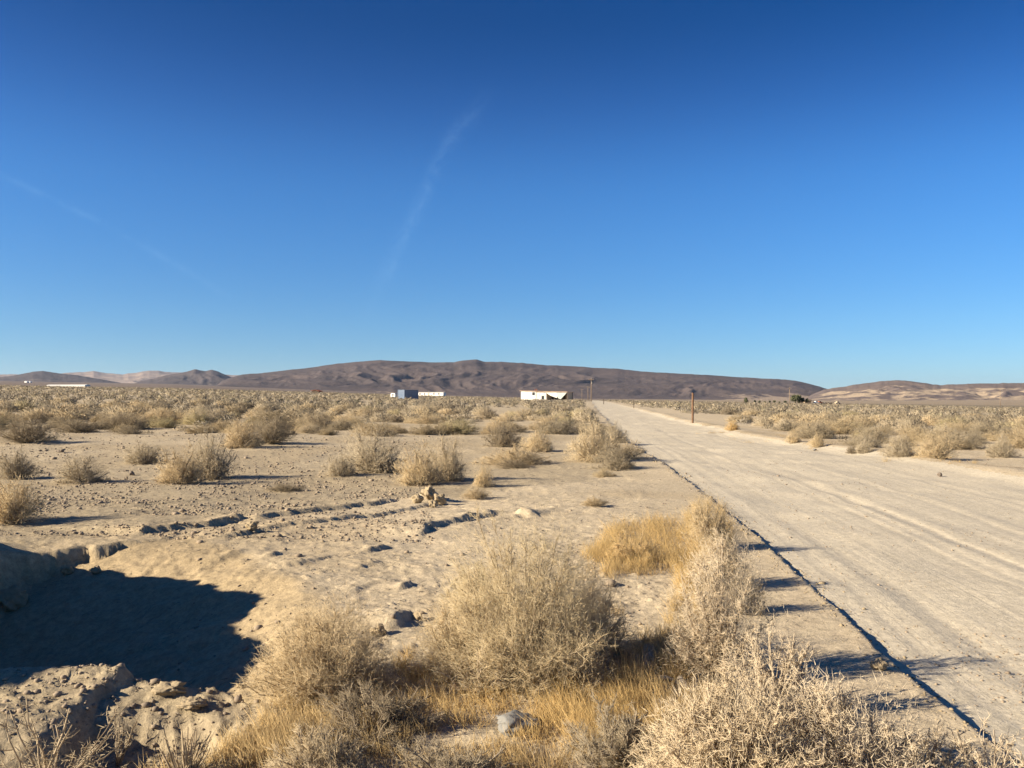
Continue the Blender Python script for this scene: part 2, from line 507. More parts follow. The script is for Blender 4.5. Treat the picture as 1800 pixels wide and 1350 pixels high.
def road_mat():
    m, nt, b = new_mat('graded_dirt'); g = N(nt)
    tc = g.n('ShaderNodeTexCoord').outputs['Object']
    cmb = g.n('ShaderNodeCombineXYZ')
    g.l(g.attr('across'), cmb.inputs[0]); g.l(g.attr('along'), cmb.inputs[1])
    uv = cmb.outputs[0]
    lines = g.noise(g.mapping(uv, (6.5, 0.05, 1)), 1.0, 5, 0.6)
    fine = g.noise(g.mapping(uv, (30, 0.16, 1)), 1.0, 4, 0.65)
    c = g.mix(g.ramp(lines, 0.35, 0.65), (0.53, 0.462, 0.345), (0.475, 0.413, 0.305))
    c = g.mix(g.math('MULTIPLY', g.ramp(g.noise(tc, 1.1, 6, 0.6), 0.4, 0.7), 0.6), c, (0.535, 0.47, 0.35))
    v = g.n('ShaderNodeTexVoronoi'); v.inputs['Scale'].default_value = 26.0; g.l(tc, v.inputs['Vector'])
    rgb = g.n('ShaderNodeSeparateColor'); g.l(v.outputs['Color'], rgb.inputs[0])
    st = g.math('MULTIPLY', g.math('LESS_THAN', v.outputs['Distance'], 0.2), g.math('GREATER_THAN', rgb.outputs[1], 0.62))
    stc = g.mix(rgb.outputs[0], (0.25, 0.21, 0.165), (0.62, 0.56, 0.47))
    c = g.mix(g.math('MULTIPLY', st, 0.75), c, stc)
    c = grit(g, tc, c, 0.75)
    g.l(c, b.inputs['Base Color'])
    h = g.math('ADD', g.math('MULTIPLY', lines, 0.9), g.math('ADD', g.math('MULTIPLY', fine, 0.5), g.math('MULTIPLY', st, 0.35)))
    n1 = g.bump(h, 0.45, 0.018)
    n2 = g.bump(g.noise(tc, 34, 6, 0.7), 0.5, 0.02, n1)
    g.l(n2, b.inputs['Normal'])
    return m

M = {}
M['ground'], M['road'] = ground_mat(), road_mat()

# ------------------------------------------------------------------ ground and road: one polar sheet about the viewpoint
rows = np.concatenate([np.arange(1.6, 3.2, 0.08), np.arange(3.2, 8.5, 0.027), np.arange(8.5, 13.6, 0.04), np.geomspace(13.6, 60, 150), np.geomspace(60, 500, 105)[1:], np.geomspace(500, 30000, 48)[1:]])
angs = np.concatenate([np.radians(np.arange(-70, -40.01, 0.4)), np.radians(np.arange(-40, 40.001, 0.165)), np.radians(np.linspace(40, 290, 54)[1:-1])])
nR, nA = len(rows), len(angs)
RR, AA = np.meshgrid(rows, angs, indexing='ij')
GX, GY = (RR * np.sin(AA)).ravel(), (RR * np.cos(AA)).ravel()
GZ, GU, GW, GPX, GR = H(GX, GY, True)
idx = np.arange(nR * nA).reshape(nR, nA)
nxt = np.roll(idx, -1, axis=1)
Q = np.stack([idx[:-1], nxt[:-1], nxt[1:], idx[1:]], -1).reshape(-1, 4)[:, ::-1]
cu = GU[Q].mean(1); cw = GW[Q].mean(1); cr = GR[Q].mean(1)
is_road = (cu > 0.0) & (cw < 0.0) & (GY[Q].mean(1) > 0) & (cr < 690)
V = np.stack([GX, GY, GZ], -1)
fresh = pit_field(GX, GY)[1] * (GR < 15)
fresh = np.maximum(fresh, 0.55 * sstep(0.5, 0.75, vnoise(GX * 0.5 + 3, GY * 0.5, 71)) * (GR < 60))

def sub(quads, name, extra_center=False):
    used = np.unique(quads)
    remap = np.full(len(V), -1, np.int64); remap[used] = np.arange(len(used))
    VV = V[used]; qq = remap[quads]; tris = None
    if extra_center:
        c = len(VV); VV = np.vstack([VV, [[0, 0, h1(0.0, 0.1)]]])
        ring = remap[idx[0]]; tris = np.stack([np.full(nA, c), np.roll(ring, -1), ring], -1)
    me = mesh_np(name, VV, tris, qq, smooth=True)
    return me, used

me, used = sub(Q[~is_road], 'ground', True)
pad = lambda a: np.concatenate([a[used], [0.0]])
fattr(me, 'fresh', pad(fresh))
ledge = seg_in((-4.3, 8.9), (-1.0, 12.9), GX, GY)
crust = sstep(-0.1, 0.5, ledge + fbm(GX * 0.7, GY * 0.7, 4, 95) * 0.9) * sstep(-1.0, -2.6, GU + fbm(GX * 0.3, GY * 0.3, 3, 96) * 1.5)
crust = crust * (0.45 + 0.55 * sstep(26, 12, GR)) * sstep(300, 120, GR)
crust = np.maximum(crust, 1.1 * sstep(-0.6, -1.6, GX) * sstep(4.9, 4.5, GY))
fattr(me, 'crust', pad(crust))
fattr(me, 'scrub', pad(sstep(260, 520, GR)))
fattr(me, 'sandy', pad(sstep(950, 1250, GPX)))
fattr(me, 'plain', pad(sstep(600, 1100, GR)))
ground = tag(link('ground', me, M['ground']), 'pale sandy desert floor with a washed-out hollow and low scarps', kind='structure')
me, used = sub(Q[is_road], 'dirt_road')
fattr(me, 'across', GU[used]); fattr(me, 'along', GY[used])
road = tag(link('dirt_road', me, M['road']), 'wide graded dirt road running off to the horizon', kind='structure')

# ------------------------------------------------------------------ hills
def hill_mat(name, rock1, rock2, sand, sand_amt, scale):
    m, nt, b = new_mat(name); g = N(nt)
    tc = g.n('ShaderNodeTexCoord').outputs['Object']
    c = g.mix(g.ramp(g.noise(tc, scale, 8, 0.62), 0.35, 0.68), rock1, rock2)
    c = g.mix(g.math('MULTIPLY', g.ramp(g.noise(tc, scale * 9, 5, 0.7), 0.45, 0.8), 0.5), c, tuple(x * 1.5 for x in rock2))
    s = g.math('ADD', g.attr('sand'), g.math('MULTIPLY', g.math('SUBTRACT', g.noise(tc, scale * 2.2, 7, 0.65), 0.5), 2.4))
    c = g.mix(g.math('MULTIPLY', g.ramp(s, 0.42, 0.62), sand_amt), c, sand)
    g.l(c, b.inputs['Base Color'])
    g.l(g.bump(g.noise(tc, scale * 14, 6, 0.7), 0.6, 9.0), b.inputs['Normal'])
    return m

def hill(name, label, sky_pts, foot_pts, r0, r1, material, seed, sand_fn, rough=1.0, nrow=70, wav=260.0):
    sp, fp = np.array(sky_pts, float), np.array(foot_pts, float)
    pxs = np.arange(sp[0, 0], sp[-1, 0] + 1, 2.6)
    az = np.arctan((pxs - CX) / F_PX)
    ca = 1 / np.cos(az)
    S = (HOR - np.interp(pxs, sp[:, 0], sp[:, 1]) ) / F_PX / ca
    S = S + fbm(pxs / 9.0, pxs * 0, 3, seed + 5) * 0.00045 * rough
    Fo = (HOR - np.interp(pxs, fp[:, 0], fp[:, 1])) / F_PX / ca
    S = np.maximum(S, Fo - 0.001)
    tf = np.linspace(-0.12, 1.0, nrow)
    tb = np.linspace(1.0, 1.6, 14)[1:]
    T = np.concatenate([tf, tb])[:, None]
    rr = r0 + (r1 - r0) * T
    A = np.broadcast_to(az, (len(T), len(az)))
    rel = np.where(T <= 1, np.clip(T, -0.12, 1) , 1 - (T - 1) * 1.1)
    arc = A * (r0 + r1) / 2
    warp = fbm(arc / 900.0, rr / 900.0 + 0 * A, 3, seed) * 420
    spur = ridged((arc + warp) / wav, (rr + warp * 0.6) / (wav * 2.6) + 0 * A, 5, seed + 1) - 0.55
    big = fbm(arc / 1300.0, rr / 1100.0 + 0 * A, 3, seed + 2)
    shape = np.sign(rel) * np.abs(rel) ** (1.0 + 0.35 * big)
    env = np.clip(np.sin(np.pi * np.clip(rel, 0, 1) ** 0.8), 0, 1) ** 0.8
    Hh = (S - Fo)
    E = Fo + Hh * (shape + rough * (0.42 * spur + 0.12 * big) * env)
    E = np.where(T <= 1, np.minimum(E, S - 0.00003 * (1 - T)), E)
    r3 = rr * np.ones_like(A)
    Z = EYE + r3 * E - np.where(T < 0, 30 * -T / 0.12, 0)
    X, Y = r3 * np.sin(A), r3 * np.cos(A)
    VV = np.stack([X, Y, Z], -1).reshape(-1, 3)
    nr, nc = X.shape
    ii = np.arange(nr * nc).reshape(nr, nc)
    q = np.stack([ii[:-1, :-1], ii[:-1, 1:], ii[1:, 1:], ii[1:, :-1]], -1).reshape(-1, 4)
    me = mesh_np(name, VV, None, q, smooth=True)
    PX = np.broadcast_to(pxs, X.shape)
    fattr(me, 'sand', (sand_fn(PX, rel, spur) + 0 * A).ravel())
    return tag(link(name, me, material), label, kind='structure')

FOOT = [(-200, 672), (0, 674), (400, 678), (700, 691), (1000, 699), (1400, 705), (1800, 703), (2200, 702)]
M['far_rock'] = hill_mat('far_pale_rock', (0.20, 0.155, 0.13), (0.26, 0.20, 0.16), (0.36, 0.28, 0.21), 0.8, 0.0016)
M['mesa_rock'] = hill_mat('dark_volcanic_rock', (0.062, 0.050, 0.047), (0.112, 0.085, 0.074), (0.33, 0.255, 0.18), 0.9, 0.0026)
M['low_rock'] = hill_mat('brown_hill_rock', (0.068, 0.058, 0.056), (0.108, 0.086, 0.078), (0.25, 0.2, 0.15), 0.7, 0.0032)
M['sandy_rock'] = hill_mat('sand_streaked_rock', (0.115, 0.09, 0.08), (0.165, 0.128, 0.105), (0.40, 0.31, 0.21), 0.95, 0.0034)

hill('far_mountains', 'pale far mountains on the left skyline',
     [(-260, 655), (-100, 657), (0, 658), (90, 659), (110, 656), (125, 655), (150, 654), (165, 652), (180, 655), (215, 658), (240, 655), (258, 652), (270, 651), (298, 654), (330, 655), (360, 657), (400, 659), (425, 660), (460, 668), (500, 680)],
     [(-260, 671), (500, 676)], 10500, 13500, M['far_rock'], 300, lambda p, t, s: 0.35 + 0.3 * (1 - t), 1.1, 40, 420)
hill('left_hill', 'low dark hill at the far left of the skyline',
     [(-260, 668), (-160, 658), (-60, 659), (0, 663), (20, 661), (45, 656), (58, 653), (75, 652), (100, 656), (140, 660), (180, 667), (212, 673), (230, 678)],
     FOOT, 6200, 7600, M['low_rock'], 320, lambda p, t, s: 0.1 + 0.25 * (1 - t), 0.9, 40, 240)
hill('peaked_hill', 'dark hill with a small peak left of the long mesa',
     [(225, 678), (242, 671), (270, 665), (300, 658), (325, 654), (343, 649), (352, 651), (362, 652), (372, 650), (383, 653), (396, 659), (408, 664), (425, 671), (450, 682)],
     FOOT, 6000, 7200, M['low_rock'], 340, lambda p, t, s: 0.05 + 0.2 * (1 - t), 0.9, 40, 220)
hill('long_mesa', 'long dark volcanic mesa filling the middle of the skyline',
     [(372, 684), (390, 670), (405, 664), (425, 658), (460, 656), (500, 651), (540, 647), (580, 641), (592, 639), (640, 635), (668, 633), (700, 634.5), (760, 637), (798, 636.5), (812, 633.5), (838, 632), (852, 636), (880, 636), (920, 638), (960, 642), (1000, 643), (1040, 646), (1085, 648), (1130, 653), (1200, 657), (1250, 659.5), (1300, 663), (1335, 665), (1380, 667), (1400, 669.5), (1425, 675), (1445, 681), (1480, 691), (1530, 703)],
     FOOT, 3900, 5900, M['mesa_rock'], 360,
     lambda p, t, s: -0.15 + 0.75 * sstep(1150, 1330, p) * sstep(0.42, 0.08, t) + 0.6 * sstep(600, 700, p) * sstep(820, 720, p) * sstep(0.10, 0.0, t) + 0.35 * sstep(1330, 1440, p) * sstep(0.7, 0.3, t), 0.75, 95, 190)
hill('sandy_hill', 'rounded hill streaked with blown sand at the right of the skyline',
     [(1375, 706), (1420, 697), (1440, 688), (1462, 682), (1482, 680), (1520, 673.5), (1560, 669), (1580, 668), (1610, 671), (1650, 677), (1690, 675), (1730, 674), (1800, 673), (1900, 671), (2050, 676), (2200, 690)],
     [(1300, 707), (1800, 706), (2200, 705)], 3300, 4500, M['sandy_rock'], 380,
     lambda p, t, s: 0.58 - 0.6 * sstep(0.55, 0.95, t) - 0.6 * s, 1.1, 70, 150)

# ------------------------------------------------------------------ plant materials
def plant_mat(name, wood, by_object=True, spread=0.35, trans=0.0):
    """dry twigs: woody stems fade into pale tips; the tip colour is the plant's own"""
    m, nt, b = new_mat(name); g = N(nt)
    if by_object:
        tip = g.n('ShaderNodeObjectInfo').outputs['Color']
    else:
        tip = g.n('ShaderNodeAttribute', attribute_name='tint').outputs['Color']
    tc = g.n('ShaderNodeTexCoord').outputs['Object']
    hv = g.n('ShaderNodeHueSaturation'); g.l(tip, hv.inputs['Color'])
    g.l(g.math('ADD', 1 - spread / 2, g.math('MULTIPLY', g.noise(tc, 23.0, 3), spread)), hv.inputs['Value'])
    c = g.mix(g.attr('tip'), wood, hv.outputs[0])
    g.l(c, b.inputs['Base Color'])
    tr = g.n('ShaderNodeBsdfTranslucent'); g.l(c, tr.inputs['Color'])       # thin dry stems let light through
    mx = g.n('ShaderNodeMixShader'); mx.inputs[0].default_value = 0.38
    g.l(b.outputs[0], mx.inputs[1]); g.l(tr.outputs[0], mx.inputs[2])
    g.l(mx.outputs[0], nt.nodes['Material Output'].inputs['Surface'])
    b.inputs['Roughness'].default_value = 0.9
    return m

M['twig'] = plant_mat('dry_twigs', (0.42, 0.34, 0.245))
M['scrub'] = plant_mat('scrub_twigs', (0.17, 0.135, 0.095), False, 0.5)
M['grass'] = plant_mat('dry_grass', (0.50, 0.36, 0.17), False, 0.5)

STRAW, GREY, OLIVE, TAN, PALE, DARK, GOLD = (0.74, 0.60, 0.37), (0.58, 0.495, 0.35), (0.58, 0.50, 0.28), (0.66, 0.53, 0.33), (0.82, 0.70, 0.51), (0.36, 0.295, 0.20), (0.80, 0.575, 0.25)

# ------------------------------------------------------------------ twig geometry
def spikes(P0, P1, r, g_):
    """three-sided tapering needles"""
    n = len(P0)
    d = P1 - P0; d /= np.linalg.norm(d, axis=1, keepdims=True) + 1e-9
    a = np.cross(d, g_.normal(size=(n, 3))); a /= np.linalg.norm(a, axis=1, keepdims=True) + 1e-9
    c = np.cross(d, a)
    r = np.broadcast_to(r, n)[:, None]
    V = np.empty((n, 4, 3))
    for k in range(3):
        t = 2 * math.pi * k / 3
        V[:, k] = P0 + r * (a * math.cos(t) + c * math.sin(t))
    V[:, 3] = P1
    b = (np.arange(n) * 4)[:, None]
    T = np.stack([b + [0, 1, 3], b + [1, 2, 3], b + [2, 0, 3]], 1).reshape(-1, 3)
    return V.reshape(-1, 3), T

def canes(PTS, R, g_):
    """three-sided bent rods; PTS (n,k,3), R (n,k)"""
    n, k, _ = PTS.shape
    d = PTS[:, -1] - PTS[:, 0]; d /= np.linalg.norm(d, axis=1, keepdims=True) + 1e-9
    a = np.cross(d, g_.normal(size=(n, 3))); a /= np.linalg.norm(a, axis=1, keepdims=True) + 1e-9
    c = np.cross(d, a)
    V = np.empty((n, k, 3, 3))
    for q in range(3):
        t = 2 * math.pi * q / 3
        V[:, :, q] = PTS + R[:, :, None] * (a * math.cos(t) + c * math.sin(t))[:, None]
    b = (np.arange(n) * k * 3)[:, None, None] + (np.arange(k - 1) * 3)[None, :, None]
    T = []
    for q in range(3):
        w = (q + 1) % 3
        T.append(np.stack([b[..., 0] + q, b[..., 0] + w, b[..., 0] + 3 + w], -1))
        T.append(np.stack([b[..., 0] + q, b[..., 0] + 3 + w, b[..., 0] + 3 + q], -1))
    return V.reshape(-1, 3), np.concatenate([t.reshape(-1, 3) for t in T])

def unit(v): return v / (np.linalg.norm(v, axis=-1, keepdims=True) + 1e-9)

def bush_arrays(seed, R=0.5, Hh=0.6, stems=60, lats=12, twigs=11, thick=1.0, upright=0.0, spiny=0.0, bare=False, lump=0.25, fill=0):
    """stems from one crown of roots, side branches on them, fine twigs on those"""
    g_ = np.random.default_rng(seed)
    phi = g_.uniform(0, 2 * math.pi, stems)
    ct = g_.uniform(0.0 + 0.25 * upright, 1.0, stems) ** (1.15 - 0.6 * upright)
    st = np.sqrt(1 - ct ** 2)
    lmp = 1 + lump * (vnoise(np.cos(phi) * 1.7 + 5, np.sin(phi) * 1.7 + ct * 2, seed) - 0.5) * 2
    k = g_.uniform(0.68, 0.98, stems) * lmp
    end = np.stack([R * st * np.cos(phi) * k, R * st * np.sin(phi) * k, Hh * ct * k + 0.03 * Hh], -1)
    base = np.stack([g_.normal(0, 0.07 * R, stems), g_.normal(0, 0.07 * R, stems), np.full(stems, -0.03)], -1)
    mid = base + (end - base) * 0.5 + np.stack([np.zeros(stems), np.zeros(stems), -0.06 * R * (1 - ct)], -1) + g_.normal(0, 0.06 * R, (stems, 3))
    t = np.linspace(0, 1, 5)[None, :, None]
    S = (1 - t) ** 2 * base[:, None] + 2 * t * (1 - t) * mid[:, None] + t ** 2 * end[:, None]
    S[:, 1:-1] += g_.normal(0, 0.018 * R, S[:, 1:-1].shape)
    rs = thick * np.linspace(0.0065, 0.0022, 5)[None] * g_.uniform(0.6, 1.3, (stems, 1))
    Vs, Ts, tips = [], [], []
    def put(v, f, tip):
        off = sum(len(x) for x in Vs); Vs.append(v); Ts.append(f + off); tips.append(tip)
    v, f = canes(S, rs, g_); put(v, f, np.tile(np.repeat(np.linspace(0, 0.5, 5), 3), stems))
    nl = stems * lats
    si = np.repeat(np.arange(stems), lats)
    tl = g_.uniform(0.18, 0.97, nl) ** 0.7
    p0 = (1 - tl)[:, None] ** 2 * base[si] + (2 * tl * (1 - tl))[:, None] * mid[si] + (tl ** 2)[:, None] * end[si]
    sd = unit(end[si] - base[si])
    ld = unit(sd + g_.normal(0, 0.8, (nl, 3)) + np.array([0, 0, 0.15]))
    ll = (0.12 + 0.22 * g_.random(nl)) * R * (1.15 - 0.55 * tl)
    p2 = p0 + ld * ll[:, None]
    p1 = (p0 + p2) / 2 + g_.normal(0, 0.025 * R, (nl, 3))
    L = np.stack([p0, p1, p2], 1); L[:, :, 2] = np.maximum(L[:, :, 2], 0.004)
    rl = thick * np.array([0.0024, 0.0017, 0.0009])[None] * g_.uniform(0.7, 1.3, (nl, 1))
    v, f = canes(L, rl, g_); put(v, f, np.tile(np.repeat([0.35, 0.6, 0.85], 3), nl))
    if not bare:
        nt_ = nl * twigs
        li = np.repeat(np.arange(nl), twigs)
        tt = g_.uniform(0.15, 1.0, nt_)[:, None]
        q0 = L[li, 0] * (1 - tt) ** 2 + 2 * L[li, 1] * tt * (1 - tt) + L[li, 2] * tt ** 2
        qd = unit(ld[li] * (0.8 - 0.5 * spiny) + g_.normal(0, 0.62 + 0.3 * spiny, (nt_, 3)) + np.array([0, 0, 0.25]))
        ql = (0.05 + 0.11 * g_.random(nt_)) * R ** 0.6 * 0.65 * (1.2 - 0.4 * spiny)
        q1 = q0 + qd * ql[:, None]; q1[:, 2] = np.maximum(q1[:, 2], 0.003)
        v, f = spikes(q0, q1, thick * g_.uniform(0.0008, 0.0015, nt_), g_); put(v, f, np.full(nt_ * 4, 0.0) + np.repeat(g_.uniform(0.75, 1.0, nt_), 4))
    if fill:
        fphi = g_.uniform(0, 2 * math.pi, fill); fct = g_.uniform(0.0, 1.0, fill); fst = np.sqrt(1 - fct ** 2)
        fl = 1 + lump * (vnoise(np.cos(fphi) * 1.7 + 5, np.sin(fphi) * 1.7 + fct * 2, seed) - 0.5) * 2
        fl = fl * (0.86 + 0.28 * vnoise(np.cos(fphi) * 5 + 9, np.sin(fphi) * 5 + fct * 5, seed + 4))
        fk = (0.25 + 0.75 * g_.random(fill) ** 0.55) * fl * 0.93
        dn = np.stack([fst * np.cos(fphi), fst * np.sin(fphi), fct], -1)
        q0 = dn * fk[:, None] * [R, R, Hh] + [0, 0, 0.01]
        qd = unit(dn * 0.7 + g_.normal(0, 0.6, (fill, 3)) + [0, 0, 0.3])
        q1 = q0 + qd * ((0.05 + 0.10 * g_.random(fill)) * R ** 0.6 * 0.75)[:, None]; q1[:, 2] = np.maximum(q1[:, 2], 0.003)
        v, f = spikes(q0, q1, thick * g_.uniform(0.0008, 0.0015, fill), g_); put(v, f, np.repeat(g_.uniform(0.7, 1.0, fill), 4))
    return np.concatenate(Vs), np.concatenate(Ts), np.concatenate(tips)

def bush_mesh(name, seed, **kw):
    v, f, tip = bush_arrays(seed, **kw)
    me = mesh_np(name, v, f); fattr(me, 'tip', tip); me.materials.append(M['twig'])
    return me

def lowbush(seed, n, thick, R=0.5, Hh=0.55):
    """the same habit for shrubs a few pixels across: needles through the crown's volume"""
    g_ = np.random.default_rng(seed)
    d = unit(g_.normal(size=(n, 3))); d[:, 2] = np.abs(d[:, 2])
    lmp = 0.8 + 0.4 * vnoise(d[:, 0] * 1.8 + 4, d[:, 1] * 1.8 + d[:, 2] + 9, seed)
    k0 = g_.random(n) ** 0.5 * 0.85 * lmp
    p0 = d * k0[:, None] * [R, R, Hh]
    p1 = p0 + unit(d + g_.normal(0, 0.55, (n, 3)) + [0, 0, 0.3]) * (g_.uniform(0.22, 0.5, n) * R)[:, None]
    p1[:, 2] = np.maximum(p1[:, 2], 0.01)
    v, f = spikes(p0, p1, thick * g_.uniform(0.7, 1.4, n), g_)
    return v, f, np.repeat(0.45 + 0.55 * g_.random(n), 4)

# ------------------------------------------------------------------ far things: poles, buildings, trees
M['pole'] = simple_mat('weathered_pole_wood', (0.24, 0.17, 0.11), (0.34, 0.25, 0.16), 6, 0.004)
M['post'] = simple_mat('rust_brown_post', (0.13, 0.075, 0.045), (0.22, 0.13, 0.08), 5, 0.006)
M['steel'] = simple_mat('dull_steel', (0.12, 0.12, 0.12), (0.2, 0.2, 0.2), 5, 0, 0.6, 0.5)
M['glass_ins'] = simple_mat('insulator_porcelain', (0.25, 0.2, 0.17), (0.3, 0.25, 0.2), 4, 0, 0.4)
M['white'] = simple_mat('sunbleached_white_paint', (0.80, 0.79, 0.75), (0.70, 0.67, 0.60), 0.7)
M['cream'] = simple_mat('stained_cream_siding', (0.66, 0.63, 0.56), (0.50, 0.46, 0.40), 0.9)
M['blue'] = simple_mat('faded_blue_sheet_metal', (0.12, 0.16, 0.23), (0.18, 0.22, 0.285), 1.1, 0, 0.55)
M['glass'] = simple_mat('dark_window_glass', (0.03, 0.03, 0.035), (0.05, 0.05, 0.05), 1, 0, 0.2)
M['roof'] = simple_mat('rusty_roof_sheet', (0.36, 0.22, 0.14), (0.52, 0.40, 0.28), 0.8)
M['tarp'] = simple_mat('faded_green_tarp', (0.34, 0.38, 0.34), (0.50, 0.50, 0.45), 1.2)
M['dark'] = simple_mat('dark_weathered_wood', (0.06, 0.045, 0.035), (0.11, 0.085, 0.06), 1.5)
M['tan'] = simple_mat('tan_stucco', (0.55, 0.43, 0.29), (0.45, 0.35, 0.24), 1.0)
M['rust'] = simple_mat('rust_red_metal', (0.33, 0.12, 0.06), (0.24, 0.10, 0.06), 1.2)
M['tyre'] = simple_mat('black_rubber', (0.02, 0.02, 0.02), (0.035, 0.035, 0.035), 3)

def utility_pole(px, Y, h, label, arm=True, transformer=False, lean=0.0, group='utility poles'):
    t = empty('utility_pole', at_y(px, Y)); tag(t, label, 'utility pole', group)
    MB().tube((0, 0, -0.5), (lean * h, 0, h), 0.17, 0.11, 10).build('pole', M['pole'], t, True)
    if arm:
        a = MB().box(-1.2, 1.2, -0.26, -0.13, h - 0.75, h - 0.6).build('crossarm', M['pole'], t)
        for x in (-1.1, -0.45, 0.45, 1.1):
            MB().tube((x, -0.2, h - 0.6), (x, -0.2, h - 0.38), 0.05, 0.06, 8).build('insulator', M['glass_ins'], a)
        MB().tube((-0.75, -0.19, h - 0.75), (0, -0.13, h - 1.35), 0.03, 0.03, 6).tube((0.75, -0.19, h - 0.75), (0, -0.13, h - 1.35), 0.03, 0.03, 6).build('brace', M['steel'], t)
    if transformer:
        MB().tube((0.42, 0, h - 2.6), (0.42, 0, h - 1.6), 0.28, 0.28, 12).tube((0.42, 0, h - 1.6), (0.42, 0, h - 1.5), 0.28, 0.12, 12).box(0.1, 0.2, -0.06, 0.06, h - 2.4, h - 1.8).build('transformer', M['steel'], t)
    return t

utility_pole(1039, 360, 10.0, 'tallest utility pole, with a transformer, at the far end of the road', True, True, 0.01)
utility_pole(1033.5, 520, 9.0, 'thin dark utility pole just left of the tallest one')
utility_pole(1023, 640, 8.6, 'brown utility pole beyond the right end of the ruined white house')
utility_pole(1388, 470, 9.6, 'utility pole standing left of the green trees')
utility_pole(1758, 520, 10.6, 'lone utility pole at the far right before the sandy hill')

def post(px, py, h, r, label, square=False, mat='post', group=None):
    t = at(px, py)
    mb = MB()
    n = 12; rings = 9
    g_ = np.random.default_rng(int(px))
    ps = []
    for k in range(rings):
        z = -0.3 + (h + 0.3) * k / (rings - 1)
        ps.append([(math.cos(2 * math.pi * i / n) * r * (1 + g_.normal(0, 0.04)), math.sin(2 * math.pi * i / n) * r * (1 + g_.normal(0, 0.04)), z + (g_.normal(0, 0.02) if k == rings - 1 else 0)) for i in range(n)])
    mb.v = [p for ring in ps for p in ring]
    mb.f = [(k * n + i, k * n + (i + 1) % n, (k + 1) * n + (i + 1) % n, (k + 1) * n + i) for k in range(rings - 1) for i in range(n)] + [tuple((rings - 1) * n + i for i in range(n))]
    o = mb.build('wooden_post', M[mat]); o.location = t; o.rotation_euler = (0.0, math.radians(0.6), 0.3)
    return tag(o, label, 'post', group)

post(1217.5, 744, 2.0, 0.072, 'stout rust-brown wooden post beside the right edge of the road')
post(1114, 717.5, 1.45, 0.05, 'thin dark post beyond the road, left of the stout brown post', mat='dark')
post(1061, 710.5, 1.5, 0.08, 'small dark post where the road meets the horizon', mat='dark')

# blue shed-like container: ribbed lit end, plain shaded side
t = empty('shipping_container', at_y(711, 232), math.radians(37)); tag(t, 'tall ribbed blue metal container standing in the scrub', 'container')
t.location.z -= 0.1
def ribbed(L, n, d):
    pts = []
    for i in range(n):
        x0, w = L * i / n, L / n
        pts += [(x0, 0), (x0 + w * .35, 0), (x0 + w * .5, d), (x0 + w * .85, d)]
    return pts + [(L, 0)]
def ribbed_wall(name, L, h, n, d, loc, rz, mat, parent):
    p = ribbed(L, n, d); k = len(p)
    v = [(x, -y, z) for z in (0, h) for x, y in p]
    me = bpy.data.meshes.new(name); me.from_pydata(v, [], [(i, i + 1, k + i + 1, k + i) for i in range(k - 1)]); me.update()
    o = link(name, me, mat, parent, loc, rz); return o
CL, CW, CH = 4.4, 3.7, 2.75
# local frame: corner nearest the viewer at the origin, lit end runs along +y... built as a closed body with ribbed skins
MB().box(0.03, CL - 0.03, 0.03, CW - 0.03, 0, CH - 0.03).build('body', M['blue'], t)
ribbed_wall('end_wall', CW, CH - 0.1, 9, 0.06, (0, CW, 0.05), -math.pi / 2, M['blue'], t)
ribbed_wall('side_wall', CL, CH - 0.1, 10, 0.05, (0, 0, 0.05), 0, M['blue'], t)
MB().box(-0.08, CL + 0.05, -0.08, CW + 0.05, CH - 0.05, CH + 0.06).build('roof', M['blue'], t)
for x, y in ((-0.05, -0.05), (CL, -0.05), (-0.05, CW)):
    MB().box(x - 0.05, x + 0.06, y - 0.05, y + 0.06, 0, CH - 0.06).build('corner_post', M['blue'], t)
t['label'] = 'tall ribbed blue metal container standing in the scrub'

# small white trailer left of it
t = empty('small_trailer', at_y(692.5, 236), math.radians(-25)); tag(t, 'small white trailer parked against the left of the blue container', 'trailer')
t.location.z += 0.15
MB().prism([(-0.75, 0.4), (0.75, 0.4), (0.75, 1.25), (0.55, 1.5), (-0.55, 1.5), (-0.75, 1.25)], -0.6, 0.6).build('body', M['white'], t)
MB().box(-0.3, 0.3, -0.63, -0.605, 0.8, 1.2).build('window', M['glass'], t)
for y in (-0.62, 0.62):
    MB().tube((0, y - 0.07, 0.3), (0, y + 0.07, 0.3), 0.3, 0.3, 14).build('wheel', M['tyre'], t)

# long white mobile home behind the container
t = empty('mobile_home', at_y(758, 560), math.radians(-24)); tag(t, 'long low white mobile home just right of the blue container', 'mobile home')
MB().box(-10.4, 10.4, -2, 2, 0.5, 2.7).build('wall', M['white'], t)
MB().prism([(-2.2, 2.7), (2.2, 2.7), (0, 3.05)], -10.6, 10.6).build('roof', M['cream'], t).rotation_euler = (0, 0, math.pi / 2)
MB().box(-10.3, 10.3, -1.9, 1.9, -0.3, 0.497).build('skirting', M['tan'], t)
for x in (-7.6, -4.0, 3.2, 7.0):
    w = MB().box(x - 0.6, x + 0.6, -2.03, -2.003, 1.3, 2.2).build('window', M['glass'], t)
    MB().box(x - 0.7, x + 0.7, -2.06, -2.0, 1.2, 1.297).build('sill', M['white'], w)
MB().box(-1.6, -0.7, -2.04, -2.003, 0.55, 2.5).build('door', M['tan'], t)
MB().tube((-0.4, -2.3, 0), (-0.4, -2.3, 3.9), 0.08, 0.08, 8).build('mast', M['cream'], t)

